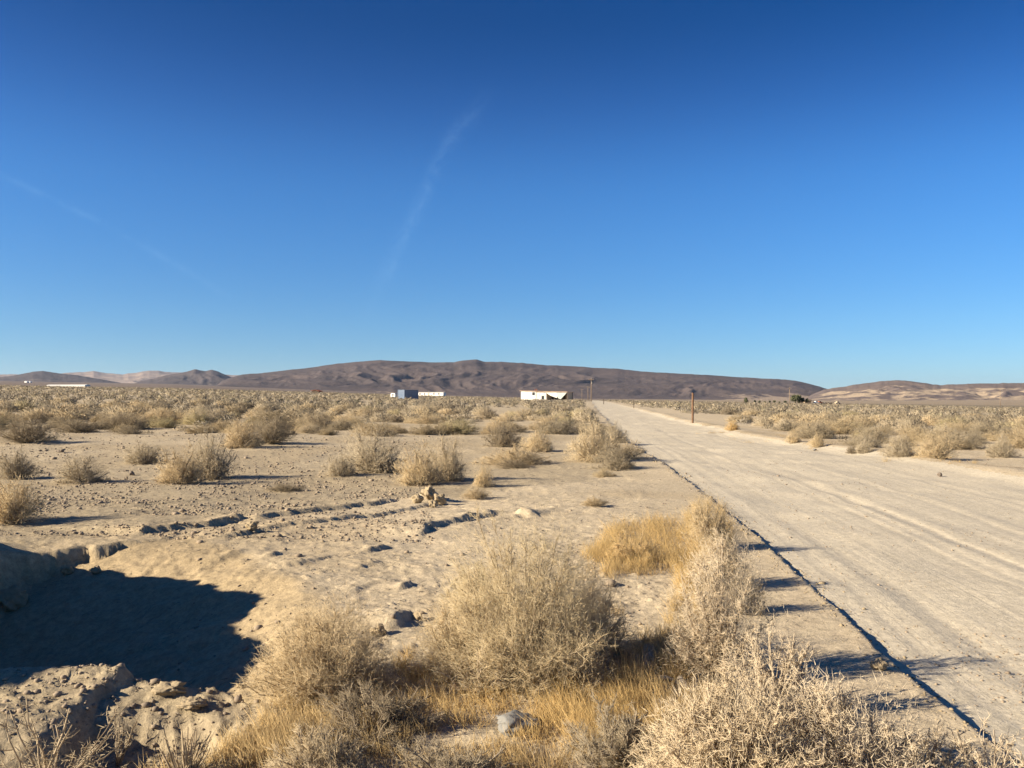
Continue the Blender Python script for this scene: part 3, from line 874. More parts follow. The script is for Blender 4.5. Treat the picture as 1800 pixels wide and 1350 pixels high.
# ruined white house
t = empty('ruined_house', at_y(961, 300), math.radians(-28)); tag(t, 'ruined long white house with a sagging torn carport', 'house')
t.location.z += 0.45; t.scale = (1, 1, 1.12)
W2 = 9.2
MB().box(-W2, -3.2, -2.6, 2.6, 0, 2.75).build('wall', M['white'], t)
MB().box(-3.2, 1.0, -2.4, 2.6, 0, 2.5).build('wall', M['cream'], t)
MB().box(1.0, W2, 1.9, 2.6, 0, 2.2).build('back_wall', M['dark'], t)
r_ = MB().prism([(-W2 - 0.4, 2.78), (W2 + 0.3, 2.28), (W2 + 0.3, 2.46), (-W2 - 0.4, 2.93)], -2.95, 2.9).build('roof', M['roof'], t)
for x in (-4.9, -4.2):
    MB().tube((x, 0.4, 2.7), (x, 0.4, 3.5), 0.14, 0.12, 8).build('vent_pipe', M['rust'], r_)
w = MB().box(-4.6, -3.5, -2.64, -2.603, 1.35, 2.35).build('window', M['glass'], t)
MB().box(-4.75, -3.35, -2.68, -2.60, 1.22, 1.345).build('sill', M['white'], w)
MB().box(-0.9, 0.1, -2.44, -2.403, 0.05, 1.2).build('doorway', M['glass'], t)
MB().box(-2.6, -1.9, -2.45, -2.403, 1.3, 1.9).build('patch_board', M['white'], t)
p = MB(); p.v = [(0.9, -2.5, 2.3), (6.2, -2.7, 2.2), (5.4, -2.9, 0.55), (2.6, -2.6, 1.35), (0.9, -2.56, 2.22), (6.2, -2.76, 2.12), (5.4, -2.96, 0.48), (2.6, -2.66, 1.28)]
p.f = [(0, 1, 2, 3), (7, 6, 5, 4), (0, 4, 5, 1), (1, 5, 6, 2), (2, 6, 7, 3), (3, 7, 4, 0)]
p.build('torn_awning', M['cream'], t)
p = MB(); p.v = [(5.2, -2.8, 2.2), (W2, -2.7, 2.15), (7.0, -3.1, 0.1), (5.9, -3.0, 0.4), (5.2, -2.74, 2.2), (W2, -2.64, 2.15), (7.0, -3.04, 0.1), (5.9, -2.94, 0.4)]
p.f = [(3, 2, 1, 0), (4, 5, 6, 7), (0, 1, 5, 4), (1, 2, 6, 5), (2, 3, 7, 6), (3, 0, 4, 7)]
p.build('tarp', M['tarp'], t)
for x in (4.2, 8.9):
    MB().box(x - 0.08, x + 0.08, -2.5, -2.34, 0, 2.25).build('carport_post', M['dark'], t)
MB().box(W2 - 0.12, W2, -2.3, 1.88, 0, 2.2).build('end_wall', M['tan'], t)

# long white line of sheds, far left
t = empty('low_building', at_y(120, 690), math.radians(-14)); tag(t, 'very long low white building on the far left plain', 'building')
t.location.z -= 0.25
MB().box(-19, 19, -3, 3, 0, 1.25).build('wall', M['white'], t)
MB().prism([(-3.3, 1.25), (3.3, 1.25), (0, 1.75)], -19.3, 19.3).build('roof', M['white'], t).rotation_euler = (0, 0, math.pi / 2)
for px, Y, s in ((47, 2400, 4.5), (53, 2420, 3.2)):
    t = empty('distant_shed', at_y(px, Y), -0.3)
    tag(t, 'tiny white shed below the left hill, %s of the two' % ('larger' if s > 4 else 'smaller'), 'shed')
    MB().box(-s, s, -s, s, 0, 3.4).build('wall', M['white'], t)
    MB().prism([(-s - .2, 3.4), (s + .2, 3.4), (0, 4.6)], -s - .2, s + .2).build('roof', M['white'], t)
t = empty('collapsed_shed', at_y(557, 400), -0.3); tag(t, 'dark collapsed shed on the scrub horizon left of the container', 'shed')
MB().prism([(-1.9, 0), (2, 0), (1.9, 0.9), (0.4, 1.5), (-1.7, 1.25)], -1.6, 1.6).build('wall', M['dark'], t)
MB().prism([(-2.3, 1.2), (0.3, 1.55), (2.4, 0.85), (2.4, 0.98), (0.3, 1.7), (-2.3, 1.33)], -1.9, 1.9).build('roof', M['rust'], t)

# homestead right of the road: low house, vehicles, wall
t = empty('low_house', at_y(1413, 480), -0.25); tag(t, 'low dark-roofed house among the green trees', 'house')
t.location.z += 0.3
MB().box(-3.6, 3.6, -2.5, 2.5, 0, 1.3).build('wall', M['dark'], t)
MB().prism([(-3.0, 1.3), (3.0, 1.3), (0, 2.3)], -4.1, 4.1).build('roof', M['dark'], t).rotation_euler = (0, 0, math.pi / 2)
MB().box(-0.5, 0.4, -2.55, -2.503, 0.05, 1.2).build('door', M['tan'], t)
for px, Y, c, lab in ((1434.5, 480, 'white', 'white pickup parked right of the trees'), (1440.5, 482, 'rust', 'rust-red pickup parked right of the trees'), (1472, 500, 'tan', 'tan vehicle parked at the far end of the dark fence')):
    t = empty('parked_vehicle', at_y(px, Y), 0.2); tag(t, lab, 'vehicle', 'vehicles at the homestead'); t.location.z += 0.25
    MB().prism([(-1.5, 0.45), (1.5, 0.45), (1.5, 0.95), (0.7, 1.05), (0.35, 1.6), (-0.6, 1.6), (-0.75, 1.0), (-1.5, 1.0)], -0.8, 0.8).build('body', M[c], t)
    MB().prism([(-0.5, 1.08), (0.55, 1.08), (0.28, 1.5), (-0.5, 1.5)], -0.83, -0.803).build('window', M['glass'], t)
    for x in (-0.95, 0.95):
        MB().tube((x, -0.85, 0.36), (x, -0.62, 0.36), 0.36, 0.36, 14).build('wheel', M['tyre'], t)
t = empty('board_fence', at_y(1455, 490), 0.05); tag(t, 'dark low board fence right of the parked pickups', 'fence'); t.location.z += 0.15
for k in range(12):
    MB().box(-3.4 + k * 0.57, -3.4 + k * 0.57 + 0.5, -0.05, 0.0, 0, 0.95 + 0.2 * math.sin(k * 2.3)).build('board', M['dark'], t)
MB().box(-3.45, 3.4, 0.003, 0.08, 0.5, 0.62).build('rail', M['dark'], t)

def leaf_mat(name, c1, c2):
    m, nt, b = new_mat(name); g = N(nt)
    tc = g.n('ShaderNodeTexCoord').outputs['Object']
    g.l(g.mix(g.ramp(g.noise(tc, 1.2, 4), 0.35, 0.65), c1, c2), b.inputs['Base Color']); return m
M['leaf_olive'] = leaf_mat('olive_leaves', (0.10, 0.11, 0.055), (0.15, 0.15, 0.085))
M['leaf_dark'] = leaf_mat('dark_leaves', (0.045, 0.055, 0.028), (0.08, 0.085, 0.045))
def tree(px, Y, h, w, mat, label, seed, cat='tree', lift=0.0):
    g_ = np.random.default_rng(seed)
    t = empty('leafy_tree', at_y(px, Y)); tag(t, label, cat, 'trees at the homestead'); t.location.z += lift
    mb = MB().tube((0, 0, -0.3), (0.1, 0, h * 0.45), h * 0.035, h * 0.022, 8)
    for k in range(6):
        a = k * 1.05 + g_.uniform(0, .5)
        mb.tube((0.08, 0, h * g_.uniform(0.2, 0.42)), (math.cos(a) * w * 0.33, math.sin(a) * w * 0.33, h * g_.uniform(0.55, 0.8)), h * 0.014, h * 0.006, 6)
    mb.build('trunk', M['pole'], t)
    n = 900
    cl = unit(g_.normal(size=(16, 3))) * (g_.random((16, 1)) ** 0.5) * [w * 0.36, w * 0.36, h * 0.34] + [0, 0, h * 0.58]
    c = cl[g_.integers(0, 16, n)] + g_.normal(0, 1, (n, 3)) * [w * 0.085, w * 0.085, h * 0.08]
    c[:, 2] = np.maximum(c[:, 2], h * 0.06)
    u = unit(g_.normal(size=(n, 3))); v = unit(np.cross(u, g_.normal(size=(n, 3)))); s = g_.uniform(0.05, 0.11, (n, 1)) * (w + h) / 2
    VV = np.stack([c - u * s, c + v * s * 0.5, c + u * s, c - v * s * 0.5], 1).reshape(-1, 3)
    link('crown', mesh_np('crown', VV, None, np.arange(n * 4).reshape(-1, 4)), M[mat], t)
tree(1397, 470, 5.8, 5.2, 'leaf_olive', 'large grey-green tree right of the homestead pole', 1)
tree(1405, 473, 4.8, 3.0, 'leaf_dark', 'dark upright tree touching the large grey-green one', 2)
tree(1411, 474, 3.3, 2.3, 'leaf_dark', 'dark tree behind the left end of the low house', 3, lift=0.4)
tree(1418, 474, 3.0, 2.4, 'leaf_dark', 'dark tree behind the right end of the low house', 4, lift=0.4)
tree(1312, 440, 3.1, 2.9, 'leaf_olive', 'small rounded tree standing alone left of the homestead', 5)
for k, px in enumerate((1327, 1335, 1344, 1353, 1361, 1370, 1380)):
    tree(px, 455, (1.7, 1.5, 1.3, 1.6, 1.7, 1.1, 1.6)[k], (1.9, 1.7, 1.5, 1.3, 2.0, 1.4, 2.4)[k], 'leaf_olive' if k % 3 else 'leaf_dark',
         '%s low bush in the row left of the homestead pole' % ('first', 'second', 'third', 'fourth', 'fifth', 'sixth', 'seventh')[k], 10 + k, 'bush', lift=0.15)

# ------------------------------------------------------------------ shrubs close to the viewer, each its own mesh
def size_at(p, w_px, h_px):
    d = math.hypot(p.y, 0) if p.y else 1
    return w_px / 2 / F_PX * p.y, h_px / F_PX * p.y

def place(o, p, colr, rz=None):
    o.location = p; o.rotation_euler = (0, 0, random.uniform(0, 6.28) if rz is None else rz)
    o.color = tuple(colr) + (1,)
    return o

def near_shrub(px, py, w, h, colr, label, seed, name='desert_shrub', **kw):
    p = at_y(px, EYE * F_PX / (py - HOR)) if py > 1345 else at(px, py)
    R, Hh = size_at(p, w, h)
    o = link(name, bush_mesh(name, seed, R=R, Hh=Hh, **kw))
    place(o, p, colr, 0.0)
    return tag(o, label, 'shrub', 'shrubs close to the viewer')

mixc = lambda a, b, t: tuple(x + (y - x) * t for x, y in zip(a, b))
near_shrub(925, 1190, 370, 275, mixc(mixc(STRAW, PALE, 0.3), OLIVE, 0.25), 'largest foreground shrub, green-tinged and twiggy, in the middle of the picture', 101, stems=100, lats=15, twigs=15, lump=0.3, fill=17000, thick=0.9)
near_shrub(850, 1215, 190, 105, PALE, 'bleached dead stems sprawling under the largest foreground shrub', 102, name='dead_shrub', stems=50, lats=7, bare=True, thick=0.9)
near_shrub(1010, 1205, 170, 95, PALE, 'bare pale branches arching at the right foot of the largest shrub', 103, name='dead_shrub', stems=26, lats=6, bare=True, thick=0.9)
near_shrub(568, 1228, 265, 170, mixc(STRAW, TAN, 0.5), 'rounded tan shrub at the right end of the shadowed hollow', 104, stems=85, lats=14, twigs=13, spiny=0.4, fill=11000)
near_shrub(1262, 1195, 185, 240, PALE, 'narrow upright pale shrub left of the road edge', 105, stems=70, lats=14, twigs=13, upright=0.5, spiny=0.5, fill=7000)
near_shrub(1352, 1268, 235, 180, PALE, 'spiny pale shrub whose twigs reach towards the road shadow', 106, stems=38, lats=11, twigs=9, spiny=1.0, upright=0.3, fill=800, thick=1.25)
near_shrub(1270, 1400, 400, 215, mixc(PALE, STRAW, 0.4), 'broad pale spiny shrub at the bottom edge, left of the road corner', 107, stems=90, lats=15, twigs=12, spiny=1.0, fill=5000, thick=1.35)
near_shrub(1490, 1385, 330, 190, PALE, 'spiny whitish shrub at the bottom edge beside the road shadow line', 108, stems=75, lats=15, twigs=12, spiny=1.0, fill=4000, thick=1.35)
near_shrub(1730, 1400, 270, 170, PALE, 'open spiny shrub in the bottom right corner', 109, stems=32, lats=11, twigs=7, spiny=1.0, thick=1.1)
near_shrub(1620, 1370, 190, 110, PALE, 'low spiny shrub second from the bottom right corner', 110, stems=42, lats=11, twigs=8, spiny=1.0)
near_shrub(85, 1385, 300, 190, mixc(GREY, TAN, 0.4), 'leafless grey shrub in the bottom left corner', 111, name='dead_shrub', stems=26, lats=9, twigs=3, spiny=1.0, upright=0.3, thick=1.1)
near_shrub(208, 1345, 130, 115, GREY, 'leafless branching shrub against the small shadowed trench', 112, name='dead_shrub', stems=9, lats=8, twigs=3, spiny=1.0, upright=0.4, thick=1.1)
near_shrub(330, 1368, 130, 115, TAN, 'clump of upright bare tan stems at the bottom edge', 113, name='dead_shrub', stems=34, lats=2, bare=True, upright=1.0)
near_shrub(655, 1290, 250, 75, DARK, 'flattened dark tangle of dead stems below the rounded tan shrub', 114, name='dead_shrub', stems=70, lats=11, twigs=6)
near_shrub(1085, 1345, 230, 95, mixc(GREY, DARK, 0.4), 'low grey-brown shrub at the bottom edge right of the pale stone', 115, stems=60, lats=11, twigs=9)
near_shrub(560, 1370, 260, 85, mixc(TAN, GREY, 0.5), 'low tan shrub at the bottom edge below the rounded shrub', 116, stems=60, lats=11, twigs=8)
near_shrub(790, 1375, 220, 75, mixc(GREY, DARK, 0.5), 'low grey shrub at the bottom edge left of the pale stone', 117, stems=55, lats=10, twigs=8)
near_shrub(1248, 965, 92, 98, mixc(STRAW, TAN, 0.4), 'straw shrub at the top of the golden grass beside the road edge', 118, stems=60, lats=12, twigs=11, upright=0.4, fill=4000)
near_shrub(1262, 1030, 120, 95, mixc(PALE, STRAW, 0.4), 'pale feathery shrub below the golden grass beside the road', 119, stems=55, lats=12, twigs=10, upright=0.4, fill=4000)
near_shrub(1312, 1078, 80, 92, DARK, 'small dark brown shrub at the shadowed road edge', 120, stems=40, lats=9, twigs=7, fill=2500)
near_shrub(1110, 985, 130, 55, mixc(GOLD, TAN, 0.4), 'low golden shrub at the left of the roadside grass', 121, stems=50, lats=10, twigs=8)
near_shrub(835, 1060, 120, 90, mixc(OLIVE, STRAW, 0.45), 'greenish side growth at the left of the largest foreground shrub', 122, stems=40, lats=11, twigs=9)

near_shrub(1035, 1150, 170, 165, mixc(STRAW, PALE, 0.4), 'straw side growth at the right of the largest foreground shrub', 123, stems=50, lats=11, twigs=10, fill=5000)
near_shrub(800, 1185, 160, 130, mixc(STRAW, TAN, 0.3), 'low straw growth at the left foot of the largest foreground shrub', 124, stems=45, lats=11, twigs=10, fill=4500)

# ------------------------------------------------------------------ shrubs of the middle distance, one by one
MIDV = [bush_mesh('desert_shrub', 200 + k, R=0.5, Hh=0.55, stems=50, lats=9, twigs=9, thick=2.1, fill=5200, upright=0.2 * (k % 3), lump=0.4) for k in range(5)]
LOWV = []
for k in range(6):
    v, f, tip = lowbush(300 + k, 520, 0.011)
    me = mesh_np('desert_shrub', v, f); fattr(me, 'tip', tip); me.materials.append(M['twig']); LOWV.append(me)

def mid_shrub(p, R, Hh, colr, label, group, low=False):
    me = random.choice(LOWV if low else MIDV)
    o = bpy.data.objects.new('desert_shrub', me); col.objects.link(o)
    place(o, p, colr); o.scale = (R / 0.5, R / 0.5 * random.uniform(0.85, 1.15), Hh / 0.55)
    return tag(o, label, 'shrub', group)

MIDG = 'single shrubs on the bare sand'
hand = [  # pixel base, width, height, colour, label
    (45, 778, 95, 40, DARK, 'dark broad shrub at the left edge where the scrub begins'),
    (28, 842, 78, 52, mixc(GREY, DARK, 0.3), 'grey shrub cut by the left edge, above the straw one'),
    (142, 848, 80, 46, GREY, 'rounded grey shrub alone on the sand, second from the left edge'),
    (253, 814, 74, 36, GREY, 'small grey shrub alone behind the tall pair on the sand'),
    (318, 850, 82, 62, TAN, 'tan left half of the tall shrub pair on the sand'),
    (368, 842, 84, 78, GREY, 'grey right half of the tall shrub pair on the sand'),
    (22, 918, 100, 74, STRAW, 'big straw shrub cut by the left edge, nearest on the sand'),
    (425, 786, 75, 45, TAN, 'tan shrub left in the pair above a long flat shadow'),
    (478, 778, 75, 42, DARK, 'dark shrub right in the pair above a long flat shadow'),
    (598, 836, 62, 38, GREY, 'low grey shrub at the left foot of a large shrub'),
    (652, 828, 110, 74, GREY, 'large grey-tan shrub left of the straw one at centre left'),
    (738, 852, 82, 66, STRAW, 'bright straw shrub, nearest of the centre-left group'),
    (785, 845, 75, 78, mixc(GREY, TAN, 0.4), 'tall tan-grey shrub touching the bright straw one'),
    (848, 855, 40, 34, STRAW, 'small straw shrub right of the centre-left group'),
    (836, 876, 52, 18, TAN, 'flat tan tuft below the centre-left group'),
    (1045, 811, 92, 68, mixc(STRAW, GREY, 0.4), 'large rounded shrub casting a shadow on the road shoulder'),
    (1080, 778, 40, 36, GREY, 'grey shrub behind the large rounded one on the road shoulder'),
    (946, 794, 56, 40, STRAW, 'straw shrub left of the large rounded roadside one'),
    (885, 785, 70, 42, DARK, 'dark grey shrub left of two straw ones at centre'),
    (905, 822, 60, 15, DARK, 'flat dark grey mat in front of the dark centre shrub'),
    (500, 862, 62, 12, DARK, 'thin flat brown tuft alone on the sand above the scarps'),
    (1045, 889, 46, 14, TAN, 'tiny twig tuft alone on the smooth wash'),
    (1518, 796, 34, 22, GREY, 'small grey tuft on the berm across the road'),
    (1437, 786, 28, 24, STRAW, 'tiny straw tuft on the berm, nearest the road'),
    (1395, 779, 30, 17, STRAW, 'flat straw tuft on the berm across the road'),
    (1288, 757, 26, 16, GOLD, 'reddish gold tuft on the berm near the brown post'),
    (1580, 803, 58, 34, GREY, 'dense grey shrub nearest the road on the right side'),
    (1642, 805, 66, 40, mixc(TAN, STRAW, 0.4), 'tan shrub on the sand mound at the right roadside'),
    (1760, 803, 48, 38, GREY, 'grey shrub at the right edge of the far roadside scrub'),
    (1498, 797, 20, 14, DARK, 'tiny dark tuft on the berm beside the small grey one'),
]
taken = []
for px, py, w, h, c, lab in hand:
    p = at(px, py); R, Hh = size_at(p, w * 1.02, h)
    mid_shrub(p, R, Hh, c, lab, MIDG); taken.append((p.x, p.y, R))

# ------------------------------------------------------------------ the scrub: scattered over the plain
def scatter(cell, rmin, rmax, seed):
    g_ = np.random.default_rng(seed)
    n = int(2 * rmax / cell)
    gx, gy = np.meshgrid(np.arange(-n // 2, n // 2) * cell, np.arange(0, int(rmax / cell)) * cell)
    x = (gx + g_.uniform(-0.48, 0.48, gx.shape) * cell).ravel(); y = (gy + g_.uniform(-0.48, 0.48, gy.shape) * cell).ravel()
    r = np.hypot(x, y); px = CX + F_PX * x / np.maximum(y, 0.1)
    m = (r > rmin) & (r <= rmax) & (px > -140) & (px < 1940) & (y > 5)
    x, y, r, px = x[m], y[m], r[m], px[m]
    u, w = x - road_left(y), x - road_right(y)
    # where the scrub begins, by the photograph's bare ground
    start = np.interp(px, [-140, 0, 90, 200, 380, 560, 700, 830, 960, 1070], [34, 38, 40, 37, 33, 33, 29, 22, 20, 16])
    left = (u < -0.55 - 0.01 * r) & (r > start * (0.93 + 0.16 * vnoise(x * 0.35, y * 0.35, 5)))
    gap = np.interp(y, [20, 24, 39, 75, 140, 400], [3.2, 1.2, 2.2, 4.6, 3.0, 2.0])
    right = (w > gap)
    clr = vnoise(x / 11.0, y / 26.0, 77) * 0.65 + vnoise(x / 4.0, y / 5.0, 78) * 0.35
    track = np.abs(y - np.interp(px, [600, 1000], [118, 142])) < 5
    keep = (left | right) & (clr > np.where(right & ~left, np.where(w < gap + 5, 0.38, 0.29), 0.26)) & ~(track & (px > 640) & (px < 930)) & (g_.random(len(x)) < 0.9)
    x, y, r, px = x[keep], y[keep], r[keep], px[keep]
    R = np.clip(g_.lognormal(-0.42, 0.36, len(x)), 0.26, 1.2)
    Hh = np.clip(R * g_.uniform(0.5, 0.9, len(x)), 0.18, 0.8)
    return x, y, r, px, R, Hh, g_.integers(0, 100, len(x))

PAL = [('straw', STRAW), ('grey', GREY), ('tan', TAN), ('dark', DARK), ('olive', OLIVE)]
def pal(k):   # shares of the colours in the scrub
    return 0 if k < 27 else 1 if k < 58 else 2 if k < 80 else 3 if k < 91 else 4

x, y, r, px, R, Hh, kc = [np.concatenate(q) for q in zip(scatter(1.75, 12, 110, 41), scatter(2.5, 110, 260, 42), scatter(3.6, 260, 520, 43))]
ok = np.ones(len(x), bool)
for tx, ty, tr in taken:
    ok &= np.hypot(x - tx, y - ty) > tr * 0.8 + R * 0.6
x, y, r, px, R, Hh, kc = [a[ok] for a in (x, y, r, px, R, Hh, kc)]
R = np.where(r > 260, R * 1.5, R)
z = H(x, y) - 0.03
area = R * Hh / r ** 2 * ((px > -40) & (px < 1840))
order = np.argsort(-area)
single = order[:275]
rest = order[275:]

def zone(p, yy):
    if p < 210: return 'at the far left of the field'
    if p < 430: return 'in the field behind the tall shrub pair'
    if p < 640: return 'in the field left of the blue container'
    if p < 790: return 'in the field in front of the blue container'
    if p < 905: return 'between the container and the ruined house'
    if p < 1100: return 'in front of the ruined white house'
    if p < 1290: return 'behind the stout brown post'
    if p < 1425: return 'across the road before the green trees'
    if p < 1560: return 'across the road right of the green trees'
    if p < 1690: return 'across the road below the rounded sandy hill'
    return 'across the road at the far right'
made = []
for i in single:
    k = pal(kc[i])
    depth = 'nearer ' if r[i] < 34 else 'mid-field ' if r[i] < 52 else 'farther '
    size = 'large ' if R[i] > 0.85 else 'small ' if R[i] < 0.55 else ''
    lab = '%s%s%s shrub %s' % (size, depth, PAL[k][0], zone(px[i], y[i]))
    grp = 'scrub left of the road' if x[i] < road_left(y[i]) else 'scrub right of the road'
    vb = random.uniform(0.62, 1.05)
    c = tuple(q * vb for q in mixc(PAL[k][1], TAN, random.uniform(0, 0.4)))
    made.append((lab, px[i], mid_shrub(Vector((x[i], y[i], z[i])), R[i], Hh[i], c, lab, grp, low=r[i] > 48)))

ORD = 'leftmost second third fourth fifth sixth seventh eighth ninth tenth eleventh twelfth thirteenth fourteenth fifteenth sixteenth seventeenth eighteenth nineteenth twentieth'.split()
for lab in sorted({m[0] for m in made}):
    same = sorted((m for m in made if m[0] == lab), key=lambda m: m[1])
    if len(same) > 1:
        for q, m in enumerate(same):
            o_ = ORD[q] if q == 0 else 'rightmost' if q == len(same) - 1 else ORD[min(q, 19)] + ' from left'
            m[2]['label'] = o_ + ' ' + lab

def scrub_mesh(sel, variants, seed):
    g_ = np.random.default_rng(seed)
    which = g_.integers(0, len(variants), len(sel))
    VV, FF, TP, TT = [], [], [], []; off = 0
    pc = np.array([c for _, c in PAL])
    for q, (v, f, tip) in enumerate(variants):
        s = sel[which == q]; n = len(s)
        if not n: continue
        a = g_.uniform(0, 6.28, n); ca, sa = np.cos(a)[:, None], np.sin(a)[:, None]
        sx = (R[s] / 0.5)[:, None]; sz = (Hh[s] / 0.55)[:, None]
        X = (v[None, :, 0] * ca - v[None, :, 1] * sa) * sx + x[s][:, None]
        Yy = (v[None, :, 0] * sa + v[None, :, 1] * ca) * sx + y[s][:, None]
        Z = v[None, :, 2] * sz + z[s][:, None]
        VV.append(np.stack([X, Yy, Z], -1).reshape(-1, 3))
        FF.append((f[None] + (np.arange(n) * len(v))[:, None, None] + off).reshape(-1, 3)); off += n * len(v)
        TP.append(np.tile(tip, n))
        cc = pc[[pal(k) for k in kc[s]]]; cc = (cc * 0.8 + cc.mean(1, keepdims=True) * 0.2) * g_.uniform(0.55, 0.92, (n, 1))
        TT.append(np.repeat(cc, len(v), 0))
    me = mesh_np('scrub', np.concatenate(VV), np.concatenate(FF))
    fattr(me, 'tip', np.concatenate(TP))
    a = me.attributes.new('tint', 'FLOAT_COLOR', 'POINT')
    t4 = np.concatenate([np.concatenate(TT), np.ones((off, 1))], 1)
    a.data.foreach_set('color', t4.astype(np.float32).ravel())
    return me

near_rest, mid_rest, far_rest = rest[r[rest] < 95], rest[(r[rest] >= 95) & (r[rest] < 200)], rest[r[rest] >= 200]
for sel, n, th, sd in ((near_rest, 88, 0.024, 61), (mid_rest, 34, 0.043, 62), (far_rest, 10, 0.11, 63)):
    me = scrub_mesh(sel, [lowbush(sd * 10 + k, n, th) for k in range(5)], sd)
    o = link('scrub', me, M['scrub'])
    tag(o, {61: 'crowded low dry shrubs filling the gaps of the scrub', 62: 'dense dry scrub of the middle plain', 63: 'far scrub merging into one mass at the horizon'}[sd], kind='stuff')
print('SCRUB', len(near_rest), len(mid_rest), len(far_rest))

# ------------------------------------------------------------------ dry grass
def grass(name, label, patches, seed):
    g_ = np.random.default_rng(seed)
    V_, F_, T_, C_ = [], [], [], []; off = 0
    for cx, cy, rx, ry, n, ln, c in patches:
        n = int(n * 1.3)
        a = g_.uniform(0, 6.28, n); q = np.sqrt(g_.random(n))
        # tufts inside the patch
        m = max(6, n // 45); tc_ = g_.integers(0, m, n)
        ta = g_.uniform(0, 6.28, m); tq = np.sqrt(g_.random(m))
        px_ = cx + rx * tq[tc_] * np.cos(ta[tc_]) + g_.normal(0, rx * 0.09, n); py_ = cy + ry * tq[tc_] * np.sin(ta[tc_]) + g_.normal(0, ry * 0.12, n)
        d = EYE * F_PX / (np.maximum(py_, 760) - HOR); X = (px_ - CX) * d / F_PX
        p0 = np.stack([X, d, H(X, d) - 0.01], -1)
        L = ln * g_.uniform(0.45, 1.15, n)
        dr = unit(np.stack([g_.normal(0.08, 0.42, n), g_.normal(0, 0.42, n), np.ones(n)], -1))
        p2 = p0 + dr * L[:, None]; p2[:, 2] -= L * g_.uniform(0, 0.25, n)
        p1 = p0 + dr * L[:, None] * 0.55 + [0, 0, 0.01]
        v, f = spikes(p0, p2, g_.uniform(0.0013, 0.0024, n), g_)
        V_.append(v); F_.append(f + off); off += n * 4
        T_.append(np.tile([0.0, 0, 0, 1], n))
        C_.append(np.repeat(np.array(c)[None] * g_.uniform(0.75, 1.2, (n, 1)), 4, 0))
    me = mesh_np(name, np.concatenate(V_), np.concatenate(F_))
    fattr(me, 'tip', np.concatenate(T_))
    at_ = me.attributes.new('tint', 'FLOAT_COLOR', 'POINT')
    at_.data.foreach_set('color', np.concatenate([np.concatenate(C_), np.ones((off, 1))], 1).astype(np.float32).ravel())
    return tag(link(name, me, M['grass']), label, kind='stuff')

GP = mixc(GOLD, STRAW, 0.5)
grass('dry_grass', 'golden dry grass between the foreground shrubs',
      [(535, 1262, 85, 45, 1500, .15, GP), (500, 1320, 110, 40, 1500, .16, GP), (700, 1260, 120, 60, 1000, .14, GP), (880, 1255, 190, 50, 1500, .13, GOLD),
       (1060, 1255, 110, 70, 2600, .19, GOLD), (1150, 1170, 60, 60, 900, .2, GP), (700, 1345, 260, 35, 1000, .13, GP), (960, 1335, 200, 35, 1000, .12, GP),
       (745, 1185, 60, 35, 600, .13, GOLD), (440, 1215, 28, 16, 110, .15, OLIVE), (330, 1345, 90, 25, 260, .14, GP), (1180, 1240, 60, 50, 700, .17, GP), (620, 1205, 40, 30, 350, .12, GP), (1080, 1120, 90, 25, 300, .1, GP), (1000, 1060, 90, 30, 350, .1, GP)], 81)
grass('dry_grass', 'golden dry grass patch beside the left edge of the road',
      [(1165, 962, 110, 44, 4200, .22, GOLD), (1090, 985, 65, 32, 1500, .2, GOLD), (1240, 935, 42, 50, 1700, .26, GP), (1220, 1020, 36, 40, 900, .2, GOLD), (1215, 1085, 40, 45, 800, .2, GP), (1190, 1150, 45, 45, 900, .2, GP), (1130, 1010, 110, 25, 500, .1, GP)], 82)
grass('dry_grass', 'thin yellow grass along the berm across the road',
      [(1330, 768, 80, 8, 260, .2, GOLD), (1420, 784, 50, 5, 160, .2, GP), (1580, 803, 60, 5, 180, .22, GP), (1690, 812, 50, 5, 140, .18, GP), (1255, 748, 40, 5, 160, .2, GP)], 83)

# ------------------------------------------------------------------ stones and clods
M['stone'] = simple_mat('pale_granite', (0.225, 0.22, 0.20), (0.16, 0.155, 0.145), 9, 0.006)
M['clod'] = simple_mat('crusted_earth', (0.36, 0.285, 0.18), (0.26, 0.205, 0.13), 8, 0.02, bscale=22)
M['darkstone'] = simple_mat('dark_stone', (0.16, 0.13, 0.105), (0.22, 0.18, 0.14), 8, 0.008)
M['gravel'] = simple_mat('gravel', (0.36, 0.285, 0.20), (0.17, 0.135, 0.10), 1.7)  # stone colour, its dark tone also imitating crumbs in shadow
M['bark'] = simple_mat('weathered_bark', (0.30, 0.26, 0.21), (0.20, 0.165, 0.13), 14, 0.01)

def rock_arrays(seed, sub=2, flat=0.6, rough=0.28):
    import bmesh
    bm = bmesh.new(); bmesh.ops.create_icosphere(bm, subdivisions=sub, radius=1.0)
    v = np.array([q.co[:] for q in bm.verts]); f = np.array([[l.index for l in q.verts] for q in bm.faces]); bm.free()
    g_ = np.random.default_rng(seed)
    for _ in range(7):      # chipped flat faces
        d = unit(g_.normal(size=3)); c = g_.uniform(0.55, 0.85)
        s = v @ d; v = v - np.maximum(s - c, 0)[:, None] * d
    v = v * (1 + rough * fbm(v[:, 0] * 1.9 + seed + v[:, 2], v[:, 1] * 1.9 + v[:, 2] * 2.3, 4, seed) + rough * 0.5 * fbm(v[:, 0] * 6 + v[:, 2] * 5, v[:, 1] * 6 - v[:, 2] * 4, 3, seed + 3))[:, None]
    v[:, 2] *= flat
    return v, f

